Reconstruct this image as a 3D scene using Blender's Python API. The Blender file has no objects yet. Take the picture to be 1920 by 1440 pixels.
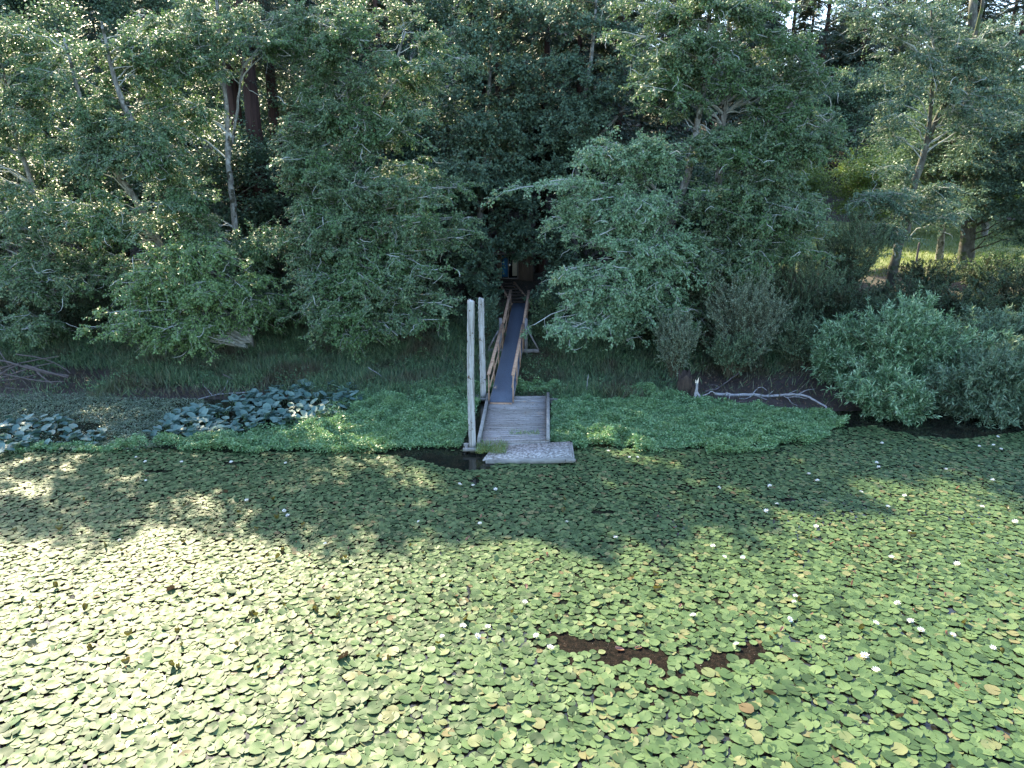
import bpy, math
import numpy as np
R = math.radians
rng = np.random.default_rng(7)
sc = bpy.context.scene

# ------------------------------------------------------------------ camera, sky, sun, exposure
CAM_H, PITCH, FPX = 9.3, R(16.5), 1371.0
cam_d = bpy.data.cameras.new("camera"); cam = bpy.data.objects.new("camera", cam_d)
sc.collection.objects.link(cam); sc.camera = cam
cam.location = (0, 0, CAM_H); cam.rotation_euler = (R(90) - PITCH, 0, 0)
cam_d.sensor_width = 36; cam_d.lens = 36 * FPX / 1920; cam_d.clip_end = 2000
SUN_EL, SUN_AZ = R(36.5), R(-31)          # azimuth measured from +Y towards +X
w = bpy.data.worlds.new("World"); sc.world = w; w.use_nodes = True
nt = w.node_tree; bg = nt.nodes["Background"]; sky = nt.nodes.new("ShaderNodeTexSky")
sky.sky_type = 'NISHITA'; sky.sun_disc = False; sky.sun_elevation = SUN_EL; sky.sun_rotation = SUN_AZ; sky.ozone_density = 1.6
nt.links.new(sky.outputs[0], bg.inputs[0]); bg.inputs[1].default_value = 0.15
sun_d = bpy.data.lights.new("sun", 'SUN'); sun_d.energy = 4.1; sun_d.angle = R(0.5); sun_d.color = (1, .87, .6)
sun = bpy.data.objects.new("sun", sun_d); sc.collection.objects.link(sun)
sun.rotation_euler = (R(90) - SUN_EL, 0, -SUN_AZ + math.pi)
sun.location = (-20, 60, 60)
from mathutils import Vector
sd = Vector((math.sin(SUN_AZ) * math.cos(SUN_EL), math.cos(SUN_AZ) * math.cos(SUN_EL), math.sin(SUN_EL)))
sun.rotation_euler = sd.to_track_quat('Z', 'Y').to_euler()
sc.view_settings.view_transform = 'Standard'; sc.view_settings.look = 'None'
sc.view_settings.exposure = 2.42; sc.view_settings.gamma = 1
sc.cycles.max_bounces = 8; sc.cycles.transparent_max_bounces = 4; sc.cycles.diffuse_bounces = 6
sc.cycles.transmission_bounces = 6; sc.cycles.glossy_bounces = 2
sc.cycles.caustics_reflective = False; sc.cycles.caustics_refractive = False
sc.cycles.use_denoising = True

# ------------------------------------------------------------------ helpers
cp, sp = math.cos(PITCH), math.sin(PITCH)
def P(px, py, D):                       # point seen at a photo pixel, standing at forward distance D
    u = (np.asarray(px, float) - 960) / FPX; v = (720 - np.asarray(py, float)) / FPX
    t = D / (cp + v * sp)
    return np.stack(np.broadcast_arrays(t * u, D + 0 * t, CAM_H + t * (-sp + v * cp)), -1)
def G(px, py, z=0.0):                   # point seen at a photo pixel on the level z
    u = (px - 960) / FPX; v = (720 - py) / FPX
    t = (z - CAM_H) / (-sp + v * cp)
    return np.array([t * u, t * (cp + v * sp), z])
def proj(p):
    y = p[..., 1]; z = p[..., 2] - CAM_H
    dep = y * cp - z * sp; up = y * sp + z * cp
    return 960 + FPX * p[..., 0] / dep, 720 - FPX * up / dep
def depth(D, z=0): return D * cp + (CAM_H - z) * sp
def inpoly(px, py, poly):
    poly = np.asarray(poly, float); ins = np.zeros(np.shape(px), bool); j = len(poly) - 1
    for i in range(len(poly)):
        xi, yi = poly[i]; xj, yj = poly[j]
        c = ((yi > py) != (yj > py)) & (px < (xj - xi) * (py - yi) / (yj - yi + 1e-9) + xi)
        ins ^= c; j = i
    return ins
def sstep(x, a, b):
    t = np.clip((x - a) / (b - a), 0, 1); return t * t * (3 - 2 * t)
_pr = np.random.default_rng(99)
_grid = _pr.random((256, 256))
def vnoise(x, y, s=1.0, o=0):           # smooth value noise 0..1
    x = np.asarray(x, float) / s + 37.3 + o * 17; y = np.asarray(y, float) / s + 71.7 + o * 31
    xi = np.floor(x).astype(int); yi = np.floor(y).astype(int); fx = x - xi; fy = y - yi
    fx = fx * fx * (3 - 2 * fx); fy = fy * fy * (3 - 2 * fy)
    g = lambda a, b: _grid[a % 256, b % 256]
    return (g(xi, yi) * (1 - fx) + g(xi + 1, yi) * fx) * (1 - fy) + (g(xi, yi + 1) * (1 - fx) + g(xi + 1, yi + 1) * fx) * fy
def nrm(a): return a / np.maximum(np.linalg.norm(a, axis=-1, keepdims=True), 1e-9)

class MB:
    """collects faces of any size and links them as one mesh object"""
    def __init__(s): s.v = []; s.f = []; s.n = 0; s.mi = []
    def add(s, verts, faces, mi=0):     # faces (F,k)
        verts = np.asarray(verts, np.float32).reshape(-1, 3); faces = np.asarray(faces, np.int64)
        s.v.append(verts); s.f.append(faces + s.n); s.mi.append(np.full(len(faces), mi)); s.n += len(verts)
    def box(s, c, size, rot=None, mi=0):
        h = np.array(size) / 2
        v = np.array([[x, y, z] for x in (-1, 1) for y in (-1, 1) for z in (-1, 1)]) * h
        if rot is not None: v = v @ np.asarray(rot).T
        s.add(v + np.asarray(c), [[0, 1, 3, 2], [4, 6, 7, 5], [0, 4, 5, 1], [2, 3, 7, 6], [0, 2, 6, 4], [1, 5, 7, 3]], mi)
    def beam(s, a, b, wd, ht, up=(0, 0, 1), mi=0):
        a = np.asarray(a, float); b = np.asarray(b, float); d = b - a; L = np.linalg.norm(d); y = d / L
        x = nrm(np.cross(y, up)); z = np.cross(x, y)
        s.box((a + b) / 2, (wd, L, ht), np.stack([x, y, z], 1), mi)
    def tubes(s, pts, rad, S=5, mi=0, cap=False):     # pts (N,K,3), rad (N,K)
        pts = np.asarray(pts, float); rad = np.asarray(rad, float); N, K, _ = pts.shape
        t = np.empty_like(pts); t[:, 1:-1] = pts[:, 2:] - pts[:, :-2]; t[:, 0] = pts[:, 1] - pts[:, 0]; t[:, -1] = pts[:, -1] - pts[:, -2]
        t = nrm(t); ref = np.where(np.abs(t[:, :1, 2:]) > .9, np.array([1., 0, 0]), np.array([0, 0, 1.]))
        u = nrm(np.cross(t, ref)); vv = np.cross(t, u)
        a = np.arange(S) / S * 2 * math.pi
        ring = pts[:, :, None] + rad[:, :, None, None] * (u[:, :, None] * np.cos(a)[:, None] + vv[:, :, None] * np.sin(a)[:, None])
        base = (np.arange(N) * K * S)[:, None, None] + (np.arange(K - 1) * S)[None, :, None] + np.arange(S)[None, None]
        nx = (np.arange(N) * K * S)[:, None, None] + (np.arange(K - 1) * S)[None, :, None] + ((np.arange(S) + 1) % S)[None, None]
        s.add(ring, np.stack([base, nx, nx + S, base + S], -1).reshape(-1, 4), mi)
        if cap:
            last = (np.arange(N) * K * S)[:, None] + (K - 1) * S + np.arange(S)[None]
            s.f.append(last + s.n - N * K * S); s.mi.append(np.full(N, mi))
    def leaves(s, pos, axis, normal, L, W, fold=.15, mi=0, wide=.45):
        axis = nrm(axis); normal = nrm(normal - axis * np.sum(axis * normal, -1, keepdims=True)); side = np.cross(axis, normal)
        L = np.broadcast_to(L, pos.shape[:1])[:, None]; W = np.broadcast_to(W, pos.shape[:1])[:, None]
        v = np.stack([pos, pos + axis * L * wide + side * W / 2 + normal * W * fold, pos + axis * L - normal * L * fold * .6, pos + axis * L * wide - side * W / 2 + normal * W * fold], 1)
        s.add(v, np.arange(len(pos) * 4).reshape(-1, 4), mi)
    def mesh(s, name, mats, smooth=False):
        me = bpy.data.meshes.new(name); v = np.concatenate(s.v)
        me.vertices.add(len(v)); me.vertices.foreach_set('co', v.ravel())
        tot = np.concatenate([np.full(len(f), f.shape[1]) for f in s.f]); loops = np.concatenate([f.ravel() for f in s.f])
        me.loops.add(len(loops)); me.polygons.add(len(tot))
        me.loops.foreach_set('vertex_index', loops.astype(np.int32))
        me.polygons.foreach_set('loop_start', np.concatenate([[0], np.cumsum(tot)[:-1]]).astype(np.int32))
        me.polygons.foreach_set('loop_total', tot.astype(np.int32))
        me.polygons.foreach_set('material_index', np.concatenate(s.mi).astype(np.int32))
        if smooth: me.polygons.foreach_set('use_smooth', np.ones(len(tot), bool))
        for m in (mats if isinstance(mats, (list, tuple)) else [mats]): me.materials.append(m)
        me.update(calc_edges=True); return me
    def build(s, name, mats, parent=None, smooth=False, loc=None):
        if loc is not None:
            s.v = [x - np.asarray(loc, np.float32) for x in s.v]
        o = bpy.data.objects.new(name, s.mesh(name, mats, smooth)); sc.collection.objects.link(o)
        if loc is not None: o.location = loc
        if parent is not None:
            o.parent = parent; o.location = (0, 0, 0)
        return o
def tag(o, label=None, cat=None, group=None, kind=None):
    if label: o['label'] = label
    if cat: o['category'] = cat
    if group: o['group'] = group
    if kind: o['kind'] = kind
    return o
def thing(name, loc, label, cat, group=None):
    o = bpy.data.objects.new(name, None); sc.collection.objects.link(o); o.location = loc; o.empty_display_size = .3
    return tag(o, label, cat, group)
def kid(mb, name, mats, root, smooth=False):          # world-space geometry becomes a part of root (root unrotated)
    l = np.array(root.location, np.float32); mb.v = [x - l for x in mb.v]
    o = bpy.data.objects.new(name, mb.mesh(name, mats, smooth)); sc.collection.objects.link(o); o.parent = root
    return o
def smooth_line(pts, n=6):                            # Catmull-Rom
    p = np.asarray(pts, float); q = np.vstack([2 * p[0] - p[1], p, 2 * p[-1] - p[-2]]); out = []
    for i in range(1, len(q) - 2):
        for t in np.arange(n) / n:
            a, b, c, d = q[i - 1], q[i], q[i + 1], q[i + 2]
            out.append(.5 * ((2 * b) + (c - a) * t + (2 * a - 5 * b + 4 * c - d) * t * t + (3 * b - 3 * c + d - a) * t ** 3))
    out.append(p[-1]); return np.array(out)
def limb(mb, pts, r0, r1, S=7, n=6, wob=.0, mi=0, cap=True):
    l = smooth_line(pts, n); K = len(l)
    if wob: l = l + (rng.random((K, 3)) - .5) * wob
    r = np.linspace(r0, r1, K) * (1 + (rng.random(K) - .5) * .12)
    mb.tubes(l[None], r[None], S, mi, cap); return l

# ------------------------------------------------------------------ materials
def newmat(name):
    m = bpy.data.materials.new(name); m.use_nodes = True
    return m, m.node_tree, m.node_tree.nodes["Principled BSDF"]
def ramp(t, src, stops):
    r = t.nodes.new("ShaderNodeValToRGB"); e = r.color_ramp.elements
    while len(e) < len(stops): e.new(.5)
    for k, (p, c) in enumerate(stops): e[k].position = p; e[k].color = (*c, 1)
    t.links.new(src, r.inputs[0]); return r.outputs[0]
def noise(t, scale, detail=4, vec=None, stretch=None, rough=.6):
    n = t.nodes.new("ShaderNodeTexNoise"); n.inputs['Scale'].default_value = scale; n.inputs['Detail'].default_value = detail
    n.inputs['Roughness'].default_value = rough
    tc = t.nodes.new("ShaderNodeTexCoord"); mp = t.nodes.new("ShaderNodeMapping")
    if stretch: mp.inputs['Scale'].default_value = stretch
    t.links.new(tc.outputs['Object'], mp.inputs[0]); t.links.new(mp.outputs[0], n.inputs['Vector'])
    return n.outputs['Fac']
def mixc(t, a, b, fac, mode='MIX'):
    m = t.nodes.new("ShaderNodeMix"); m.data_type = 'RGBA'; m.blend_type = mode
    for k, s in ((6, a), (7, b)):
        if hasattr(s, 'links'): t.links.new(s, m.inputs[k])
        else: m.inputs[k].default_value = (*s, 1)
    if hasattr(fac, 'links'): t.links.new(fac, m.inputs[0])
    else: m.inputs[0].default_value = fac
    return m.outputs[2]
def bump(t, src, bsdf, strength=.4, dist=.02):
    b = t.nodes.new("ShaderNodeBump"); b.inputs['Strength'].default_value = strength; b.inputs['Distance'].default_value = dist
    t.links.new(src, b.inputs['Height']); t.links.new(b.outputs[0], bsdf.inputs['Normal'])
def leafmat(name, stops, rough=.4, trans=.3, spec=.5, back=None, tcol=None, patch=None):
    m, t, b = newmat(name); g = t.nodes.new("ShaderNodeNewGeometry")
    col = ramp(t, g.outputs['Random Per Island'], stops)
    if patch: # broad clumps of a second hue
        col = mixc(t, col, patch[0], ramp(t, noise(t, patch[1], 2), [(.45, (0, 0, 0)), (.62, (patch[2],) * 3)]))
    if back: col = mixc(t, col, back, g.outputs['Backfacing'])
    t.links.new(col, b.inputs['Base Color']); b.inputs['Roughness'].default_value = rough
    b.inputs['Specular IOR Level'].default_value = spec
    tr = t.nodes.new("ShaderNodeBsdfTranslucent"); mx = t.nodes.new("ShaderNodeMixShader"); mx.inputs[0].default_value = trans
    t.links.new(mixc(t, col, tcol or (1.0, 1.0, .45), .5, 'MULTIPLY') if tcol is None else mixc(t, col, tcol, .5), tr.inputs[0])
    t.links.new(b.outputs[0], mx.inputs[1]); t.links.new(tr.outputs[0], mx.inputs[2])
    t.links.new(mx.outputs[0], t.nodes["Material Output"].inputs[0]); return m
def woodmat(name, stops, scale=3, stretch=(1, 1, 8), rough=.85, bs=.5, spots=None):
    m, t, b = newmat(name); n = noise(t, scale, 8, stretch=stretch, rough=.7); col = ramp(t, n, stops)
    if spots: col = mixc(t, col, spots[0], ramp(t, noise(t, spots[1], 3), [(spots[2], (0, 0, 0)), (spots[2] + .05, (1, 1, 1))]))
    t.links.new(col, b.inputs['Base Color']); b.inputs['Roughness'].default_value = rough; b.inputs['Specular IOR Level'].default_value = .25
    bump(t, n, b, bs, .03); return m

M = {}
M['alder'] = leafmat('alder_leaf', [(0, (.07, .125, .065)), (.5, (.12, .195, .1)), (.9, (.18, .26, .14)), (1, (.24, .3, .15))], .5, .28, .3, patch=((.07, .16, .035), .5, .5))
M['alder_pale'] = leafmat('alder_leaf_pale', [(0, (.1, .19, .095)), (.5, (.18, .3, .16)), (1, (.3, .42, .26))], .5, .28, .3)
M['alder_fresh'] = leafmat('alder_leaf_fresh', [(0, (.09, .17, .06)), (.5, (.15, .25, .09)), (1, (.22, .33, .13))], .4, .3)
M['maple'] = leafmat('maple_leaf', [(0, (.065, .115, .075)), (.6, (.11, .18, .115)), (1, (.16, .24, .14))], .5, .25, .25)
M['sunny'] = leafmat('meadow_tree_leaf', [(0, (.09, .15, .04)), (.6, (.16, .24, .06)), (1, (.25, .34, .1))], .45, .4)
M['conifer'] = leafmat('conifer_needles', [(0, (.03, .055, .04)), (.7, (.055, .09, .06)), (1, (.08, .12, .08))], .5, .1)
M['greybush'] = leafmat('greybush_leaf', [(0, (.08, .14, .08)), (.6, (.14, .22, .12)), (1, (.25, .32, .19))], .6, .25, .2)
M['greypale'] = leafmat('pale_shrub_leaf', [(0, (.12, .17, .11)), (.6, (.2, .26, .17)), (1, (.36, .4, .28))], .6, .25, .2)
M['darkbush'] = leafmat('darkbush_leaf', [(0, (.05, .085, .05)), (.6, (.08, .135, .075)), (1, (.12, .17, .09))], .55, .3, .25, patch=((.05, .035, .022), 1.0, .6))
M['willow'] = leafmat('willow_leaf', [(0, (.05, .12, .05)), (.5, (.16, .3, .15)), (1, (.38, .52, .33))], .35, .28)
M['willow_grey'] = leafmat('willow_grey_leaf', [(0, (.08, .14, .085)), (.6, (.15, .24, .145)), (1, (.27, .35, .24))], .5, .28, .25)
M['grass'] = leafmat('bank_grass', [(0, (.045, .085, .045)), (.55, (.09, .16, .08)), (.9, (.14, .23, .11)), (1, (.25, .23, .14))], .55, .3, patch=((.085, .07, .045), .5, .85))
M['meadow_grass'] = leafmat('meadow_grass', [(0, (.1, .16, .035)), (.6, (.16, .22, .06)), (1, (.28, .28, .12))], .5, .3)
M['herb'] = leafmat('pennywort_leaf', [(0, (.08, .18, .075)), (.6, (.15, .29, .125)), (1, (.29, .45, .24))], .4, .25, patch=((.16, .27, .1), .8, .5))
M['bankweed'] = leafmat('bank_weed_leaf', [(0, (.05, .11, .055)), (.6, (.095, .19, .09)), (1, (.16, .27, .12))], .45, .35)
M['palewort'] = leafmat('pale_waterweed', [(0, (.08, .12, .08)), (.6, (.14, .2, .13)), (1, (.25, .3, .2))], .4, .25)
M['cowlily'] = leafmat('cow_lily_leaf', [(0, (.06, .13, .11)), (.6, (.11, .19, .165)), (.93, (.16, .25, .21)), (1, (.3, .28, .14))], .5, .2, spec=.35)
M['pad'] = leafmat('lily_pad', [(0, (.026, .048, .02)), (.35, (.05, .09, .035)), (.88, (.098, .148, .06)), (.985, (.15, .15, .07)), (1, (.11, .08, .04))], .5, .12, spec=.15, back=(.08, .05, .03))
M['redleaf'] = leafmat('withered_leaf', [(0, (.16, .06, .04)), (.5, (.26, .12, .09)), (1, (.3, .21, .15))], .5, .3)
M['padolive'] = leafmat('upturned_leaf', [(0, (.06, .065, .015)), (.6, (.1, .085, .02)), (1, (.16, .05, .03))], .4, .25)
M['needlefall'] = leafmat('leaf_litter', [(0, (.05, .03, .018)), (.7, (.12, .07, .04)), (1, (.3, .2, .13))], .7, .05)

M['bark'] = woodmat('alder_bark', [(.3, (.07, .06, .05)), (.5, (.2, .2, .18)), (.7, (.42, .43, .4))], 5, (1, 1, .5), spots=((.05, .05, .035), 2.5, .56))
M['bark_dark'] = woodmat('mossy_bark', [(.3, (.035, .03, .025)), (.55, (.1, .1, .08)), (.75, (.26, .27, .22))], 4, (1, 1, .6), bs=1, spots=((.06, .08, .03), 1.5, .55))
M['twig'] = woodmat('lichen_twig', [(.3, (.25, .26, .24)), (.6, (.46, .49, .45)), (.8, (.62, .65, .6))], 4)
M['twig_dark'] = woodmat('brown_twig', [(.3, (.05, .045, .025)), (.7, (.12, .11, .07))], 4)
M['redwood'] = woodmat('redwood_bark', [(.35, (.025, .015, .013)), (.6, (.075, .042, .036)), (.75, (.12, .075, .062))], 7, (1, 1, .06), bs=1)
M['pile'] = woodmat('pile_wood', [(.34, (.06, .05, .04)), (.44, (.25, .24, .22)), (.6, (.42, .42, .41))], 13, (1, 1, .05), bs=1, spots=((.1, .07, .045), 6, .62))
m = M['pile']; t = m.node_tree; b = t.nodes["Principled BSDF"]; src = b.inputs['Base Color'].links[0].from_socket
sx_ = t.nodes.new("ShaderNodeSeparateXYZ"); tc_ = t.nodes.new("ShaderNodeTexCoord"); t.links.new(tc_.outputs['Object'], sx_.inputs[0])
t.links.new(mixc(t, (.07, .075, .05), src, ramp(t, sx_.outputs[2], [(.12, (0, 0, 0)), (.3, (1, 1, 1))])), b.inputs['Base Color'])
M['deck'] = woodmat('deck_wood', [(.3, (.07, .065, .06)), (.44, (.23, .22, .21)), (.65, (.38, .375, .37))], 3.5, (.5, 5, 1), spots=((.1, .085, .06), 11, .6))
M['deck_edge'] = woodmat('deck_edge_wood', [(.3, (.12, .12, .11)), (.7, (.3, .3, .29))], 5, (.5, .5, 1))
M['gravel_deck'] = woodmat('grit_deck', [(.38, (.09, .085, .08)), (.5, (.24, .23, .22)), (.62, (.42, .42, .41))], 11, (1, 1, 1))
M['rail'] = woodmat('rail_wood', [(.3, (.2, .12, .08)), (.6, (.38, .25, .17)), (.8, (.5, .37, .27))], 5, (1, 1, .5))
M['greypost'] = woodmat('grey_post', [(.3, (.09, .085, .085)), (.7, (.22, .21, .22))], 6, (1, 1, .3))
M['drift'] = woodmat('driftwood', [(.3, (.12, .12, .12)), (.6, (.29, .29, .3)), (.8, (.45, .45, .45))], 6, (1, 1, 1))
M['drift_mid'] = woodmat('old_branch', [(.3, (.04, .034, .033)), (.7, (.13, .11, .105))], 6)
M['drift_dark'] = woodmat('drift_dark', [(.3, (.05, .04, .04)), (.7, (.16, .14, .14))], 6, (1, 1, 1))
M['rotten'] = woodmat('rotten_wood', [(.3, (.018, .013, .01)), (.7, (.075, .055, .042))], 5, (1, 1, .4), bs=1)
M['fresh_break'] = woodmat('broken_wood', [(.3, (.55, .45, .33)), (.7, (.75, .68, .55))], 9)

def matt(name, col, rough=.6, spec=.4):
    m, t, b = newmat(name); n = noise(t, 6, 5)
    t.links.new(mixc(t, col, tuple(c * .6 for c in col), n), b.inputs['Base Color']); b.inputs['Roughness'].default_value = rough
    b.inputs['Specular IOR Level'].default_value = spec; return m
m, t, b = newmat('ramp_mat'); n = noise(t, 40, 3); n2 = noise(t, 14, 2)
c = ramp(t, n, [(.3, (.035, .048, .075)), (.7, (.085, .11, .155))]); c = mixc(t, c, (.5, .5, .5), ramp(t, n2, [(.76, (0, 0, 0)), (.78, (1, 1, 1))]))
t.links.new(c, b.inputs['Base Color']); b.inputs['Roughness'].default_value = .75; bump(t, n, b, .6, .01); M['mat'] = m
M['cabin'] = woodmat('cabin_siding', [(.3, (.06, .042, .03)), (.7, (.15, .11, .085))], 4, (6, 1, .4))
M['roof'] = matt('cabin_roof', (.13, .07, .055), .9)
M['trim'] = matt('cabin_trim', (.25, .22, .2)); M['glass'] = matt('cabin_glass', (.012, .014, .018), .1, .6)
M['blue'] = matt('blue_curtain', (.03, .17, .38)); M['cream'] = matt('cream_curtain', (.62, .55, .42))
M['petal'] = leafmat('petal', [(0, (.75, .75, .72)), (1, (.85, .85, .83))], .4, .2, tcol=(.8, .8, .75)); M['yolk'] = matt('stamens', (.75, .5, .06))
m = M['deck']; t = m.node_tree; b = t.nodes["Principled BSDF"]; src = b.inputs['Base Color'].links[0].from_socket; g_ = t.nodes.new("ShaderNodeNewGeometry")
t.links.new(mixc(t, src, ramp(t, g_.outputs['Random Per Island'], [(0, (.72, .7, .66)), (.35, (.9, .89, .87)), (1, (1.0, 1.0, 1.0))]), 1.0, 'MULTIPLY'), b.inputs['Base Color'])
# ground, mud, water
m, t, b = newmat('forest_floor'); n = noise(t, 1.2, 8, rough=.7); n2 = noise(t, 25, 4)
c = ramp(t, n, [(.3, (.018, .014, .01)), (.55, (.04, .032, .02)), (.7, (.03, .045, .018))]); c = mixc(t, c, (.14, .09, .06), ramp(t, n2, [(.6, (0, 0, 0)), (.7, (1, 1, 1))]))
t.links.new(c, b.inputs['Base Color']); b.inputs['Roughness'].default_value = .95; bump(t, n2, b, .8, .05); M['floor'] = m
m, t, b = newmat('mud'); n = noise(t, 4, 8, rough=.7); n2 = noise(t, 30, 3)
c = ramp(t, n, [(.3, (.015, .012, .012)), (.7, (.05, .036, .03))]); c = mixc(t, c, (.22, .14, .1), ramp(t, n2, [(.66, (0, 0, 0)), (.7, (1, 1, 1))]))
t.links.new(c, b.inputs['Base Color']); b.inputs['Roughness'].default_value = .6; bump(t, n, b, .8, .05); M['mud'] = m
m, t, b = newmat('meadow_soil'); n = noise(t, 2, 8)
t.links.new(ramp(t, n, [(.3, (.08, .11, .03)), (.6, (.15, .18, .06)), (.75, (.26, .22, .12))]), b.inputs['Base Color']); b.inputs['Roughness'].default_value = .9; M['meadow'] = m
m, t, b = newmat('pond_water'); n = noise(t, 1.5, 3)
t.links.new(ramp(t, noise(t, 3, 6), [(.4, (.008, .01, .008)), (.65, (.02, .018, .012))]), b.inputs['Base Color']); b.inputs['Roughness'].default_value = .06
b.inputs['IOR'].default_value = 1.33; bump(t, n, b, .06, .05); M['water'] = m
m, t, b = newmat('silt_scum'); n = noise(t, 9, 8, rough=.75)
c = ramp(t, n, [(.42, (.004, .004, .003)), (.55, (.014, .01, .007)), (.72, (.045, .029, .02))]); c = mixc(t, c, (.6, .55, .5), ramp(t, noise(t, 38, 2), [(.74, (0, 0, 0)), (.77, (1, 1, 1))]))
t.links.new(c, b.inputs['Base Color']); b.inputs['Roughness'].default_value = .9; b.inputs['Specular IOR Level'].default_value = .06; bump(t, n, b, 1.0, .05); M['silt'] = m

# ------------------------------------------------------------------ terrain and pond
def shore(x): return 29.0 - 1.2 * sstep(x, 4.5, 9) + .2 * sstep(-x, 6, 16) + (vnoise(x, 0, 2.0) - .5) * .8
def ground_h(x, y):
    tt = y - shore(x)
    h = np.interp(tt, [-3, -1, 0, 2, 4, 7, 9.5, 11.5, 15, 19, 22, 60, 110, 400], [-.6, -.4, .02, .2, .5, .95, 1.4, 1.9, 2.3, 2.6, 2.8, 20, 38, 60])
    hm = np.interp(tt, [-3, -1, 0, 1.5, 4, 8, 12, 22, 48, 90, 400], [-.6, -.4, .02, .2, .9, 2.2, 2.7, 3.0, 3.3, 16, 60])
    k = sstep(x, 10, 17); h = h * (1 - k) + hm * k
    return h + (vnoise(x, y, 3, 1) - .5) * .25 * sstep(tt, .5, 4) + (vnoise(x, y, .7, 2) - .5) * .1 * sstep(tt, -.2, 2)
xs = np.unique(np.concatenate([np.linspace(-600, -60, 28), np.linspace(-60, 60, 241), np.linspace(60, 600, 28)]))
ys = np.unique(np.concatenate([np.linspace(-300, 20, 20), np.linspace(20, 50, 121), np.linspace(50, 100, 51), np.linspace(100, 700, 40)]))
X, Y = np.meshgrid(xs, ys); Z = ground_h(X, Y)
mb = MB(); nx, ny = len(xs), len(ys); i = (np.arange(ny - 1)[:, None] * nx + np.arange(nx - 1)[None]).ravel()
mb.add(np.stack([X, Y, Z], -1), np.stack([i, i + 1, i + nx + 1, i + nx], 1))
cx = (X[:-1, :-1] + X[1:, 1:]).ravel() / 2; cy = (Y[:-1, :-1] + Y[1:, 1:]).ravel() / 2
ct = cy - shore(cx); nz = vnoise(cx, cy, 1.5, 3)
mi = np.zeros(len(cx), int); mi[(ct < .7) | ((cx < -17.5) & (ct < 3.5 + nz)) | ((cx > 6.3) & (ct < 3.2 + nz) & (cx < 16)) | ((cx > -17) & (cx < -8) & (ct < .9 + nz))] = 1
mi[(cx > 12.5 + 3 * nz) & (cy > 47.5 + 2 * nz) & (cy < 78)] = 2
mb.mi = [mi]; tag(mb.build('ground', [M['floor'], M['mud'], M['meadow']], smooth=True), kind='structure')
mb = MB(); mb.add([[-300, -200, 0], [300, -200, 0], [300, 36, 0], [-300, 36, 0]], [[0, 1, 2, 3]]); tag(mb.build('water', M['water']), kind='structure')

# ------------------------------------------------------------------ lily pads
HOLE_MUD = [(1040, 1207), (1070, 1192), (1110, 1188), (1120, 1203), (1180, 1214), (1250, 1226), (1330, 1228), (1425, 1208), (1442, 1222), (1385, 1256), (1300, 1266), (1200, 1262), (1110, 1240), (1050, 1222)]
HOLE_L = [(690, 852), (760, 843), (860, 846), (930, 850), (1075, 858), (1078, 867), (925, 869), (918, 882), (870, 884), (810, 872), (770, 858)]
PADFRONT = [(-900, 905), (-400, 880), (0, 858), (130, 855), (190, 835), (300, 850), (420, 856), (600, 856), (700, 852), (860, 852), (1060, 862), (1090, 846), (1200, 850), (1400, 852), (1480, 842), (1530, 826), (1570, 812), (1640, 806), (1720, 826), (1800, 832), (1880, 822), (1920, 818), (2400, 820)]
PADFRONT = np.array(PADFRONT, float)
def pad_ok(x, y):
    px, py = proj(np.stack([x, y, 0 * x], -1))
    ok = (py > np.interp(px, PADFRONT[:, 0], PADFRONT[:, 1]) - 7) & (~inpoly(px, py, HOLE_MUD) | (vnoise(x, y, .3, 44) > .54)) & ~inpoly(px, py, HOLE_L)
    for a, b_, rx, ry in ((1045, 1193, 12, 5), (1200, 1187, 14, 6), (1090, 1216, 26, 5), (440, 870, 25, 4), (300, 885, 30, 3), (1130, 962, 22, 4), (1475, 938, 18, 3), (890, 905, 12, 5)):
        ok &= ((px - a) / rx) ** 2 + ((py - b_) / ry) ** 2 > 1
    return ok
PX, PY, sz = [], [], []
for ya, yb, g, ra, rb in ((6.5, 12.6, .14, .05, .142), (12.6, 14.8, .128, .048, .12), (14.8, 18.0, .114, .045, .1), (18.0, 27, .106, .045, .088)):
    gx = np.arange(-34, 34, g); gy = np.arange(ya, yb, g * .86); xx, yy = np.meshgrid(gx, gy); xx = xx + (np.arange(len(gy)) % 2)[:, None] * g / 2
    xx = (xx + (rng.random(xx.shape) - .5) * g * .85).ravel(); yy = (yy + (rng.random(yy.shape) - .5) * g * .85).ravel()
    k = (np.abs(xx) < .85 * yy + 4) & pad_ok(xx, yy) & (rng.random(len(xx)) > .015 + .08 * (vnoise(xx, yy, 1.2, 5) > .74)); xx, yy = xx[k], yy[k]
    PX.append(xx); PY.append(yy); sz.append((ra + (rb - ra) * rng.random(len(xx)) ** .75) * (1 + .2 * (vnoise(xx, yy, 2.5, 6) - .5)) * np.where(rng.random(len(xx)) < .1, .7, 1))
PX, PY, sz = map(np.concatenate, (PX, PY, sz)); Np = len(PX)
def pad_geo(n=11):                       # unit pad: fan with a notch, wavy lifted rim
    a = R(6) + np.arange(n) / (n - 1) * (2 * math.pi - R(12)); ang = a
    r = 1 + (rng.random(n) - .5) * .06; zr = .06 * np.sin(ang * 2 + rng.random() * 6) + .08 * np.sin(ang * 3 + rng.random() * 6) * rng.random() + .02
    v = np.zeros((2 * n + 1, 3)); v[1:n + 1, 0] = .6 * np.cos(a); v[1:n + 1, 1] = .6 * np.sin(a); v[1:n + 1, 2] = zr * .25
    v[n + 1:, 0] = r * np.cos(a); v[n + 1:, 1] = r * np.sin(a); v[n + 1:, 2] = zr
    tri = np.array([[0, i, i + 1] for i in range(1, n)]); quad = np.array([[i, i + n, i + n + 1, i + 1] for i in range(1, n)])
    return v, tri, quad
PG = [pad_geo() for _ in range(8)]
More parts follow.
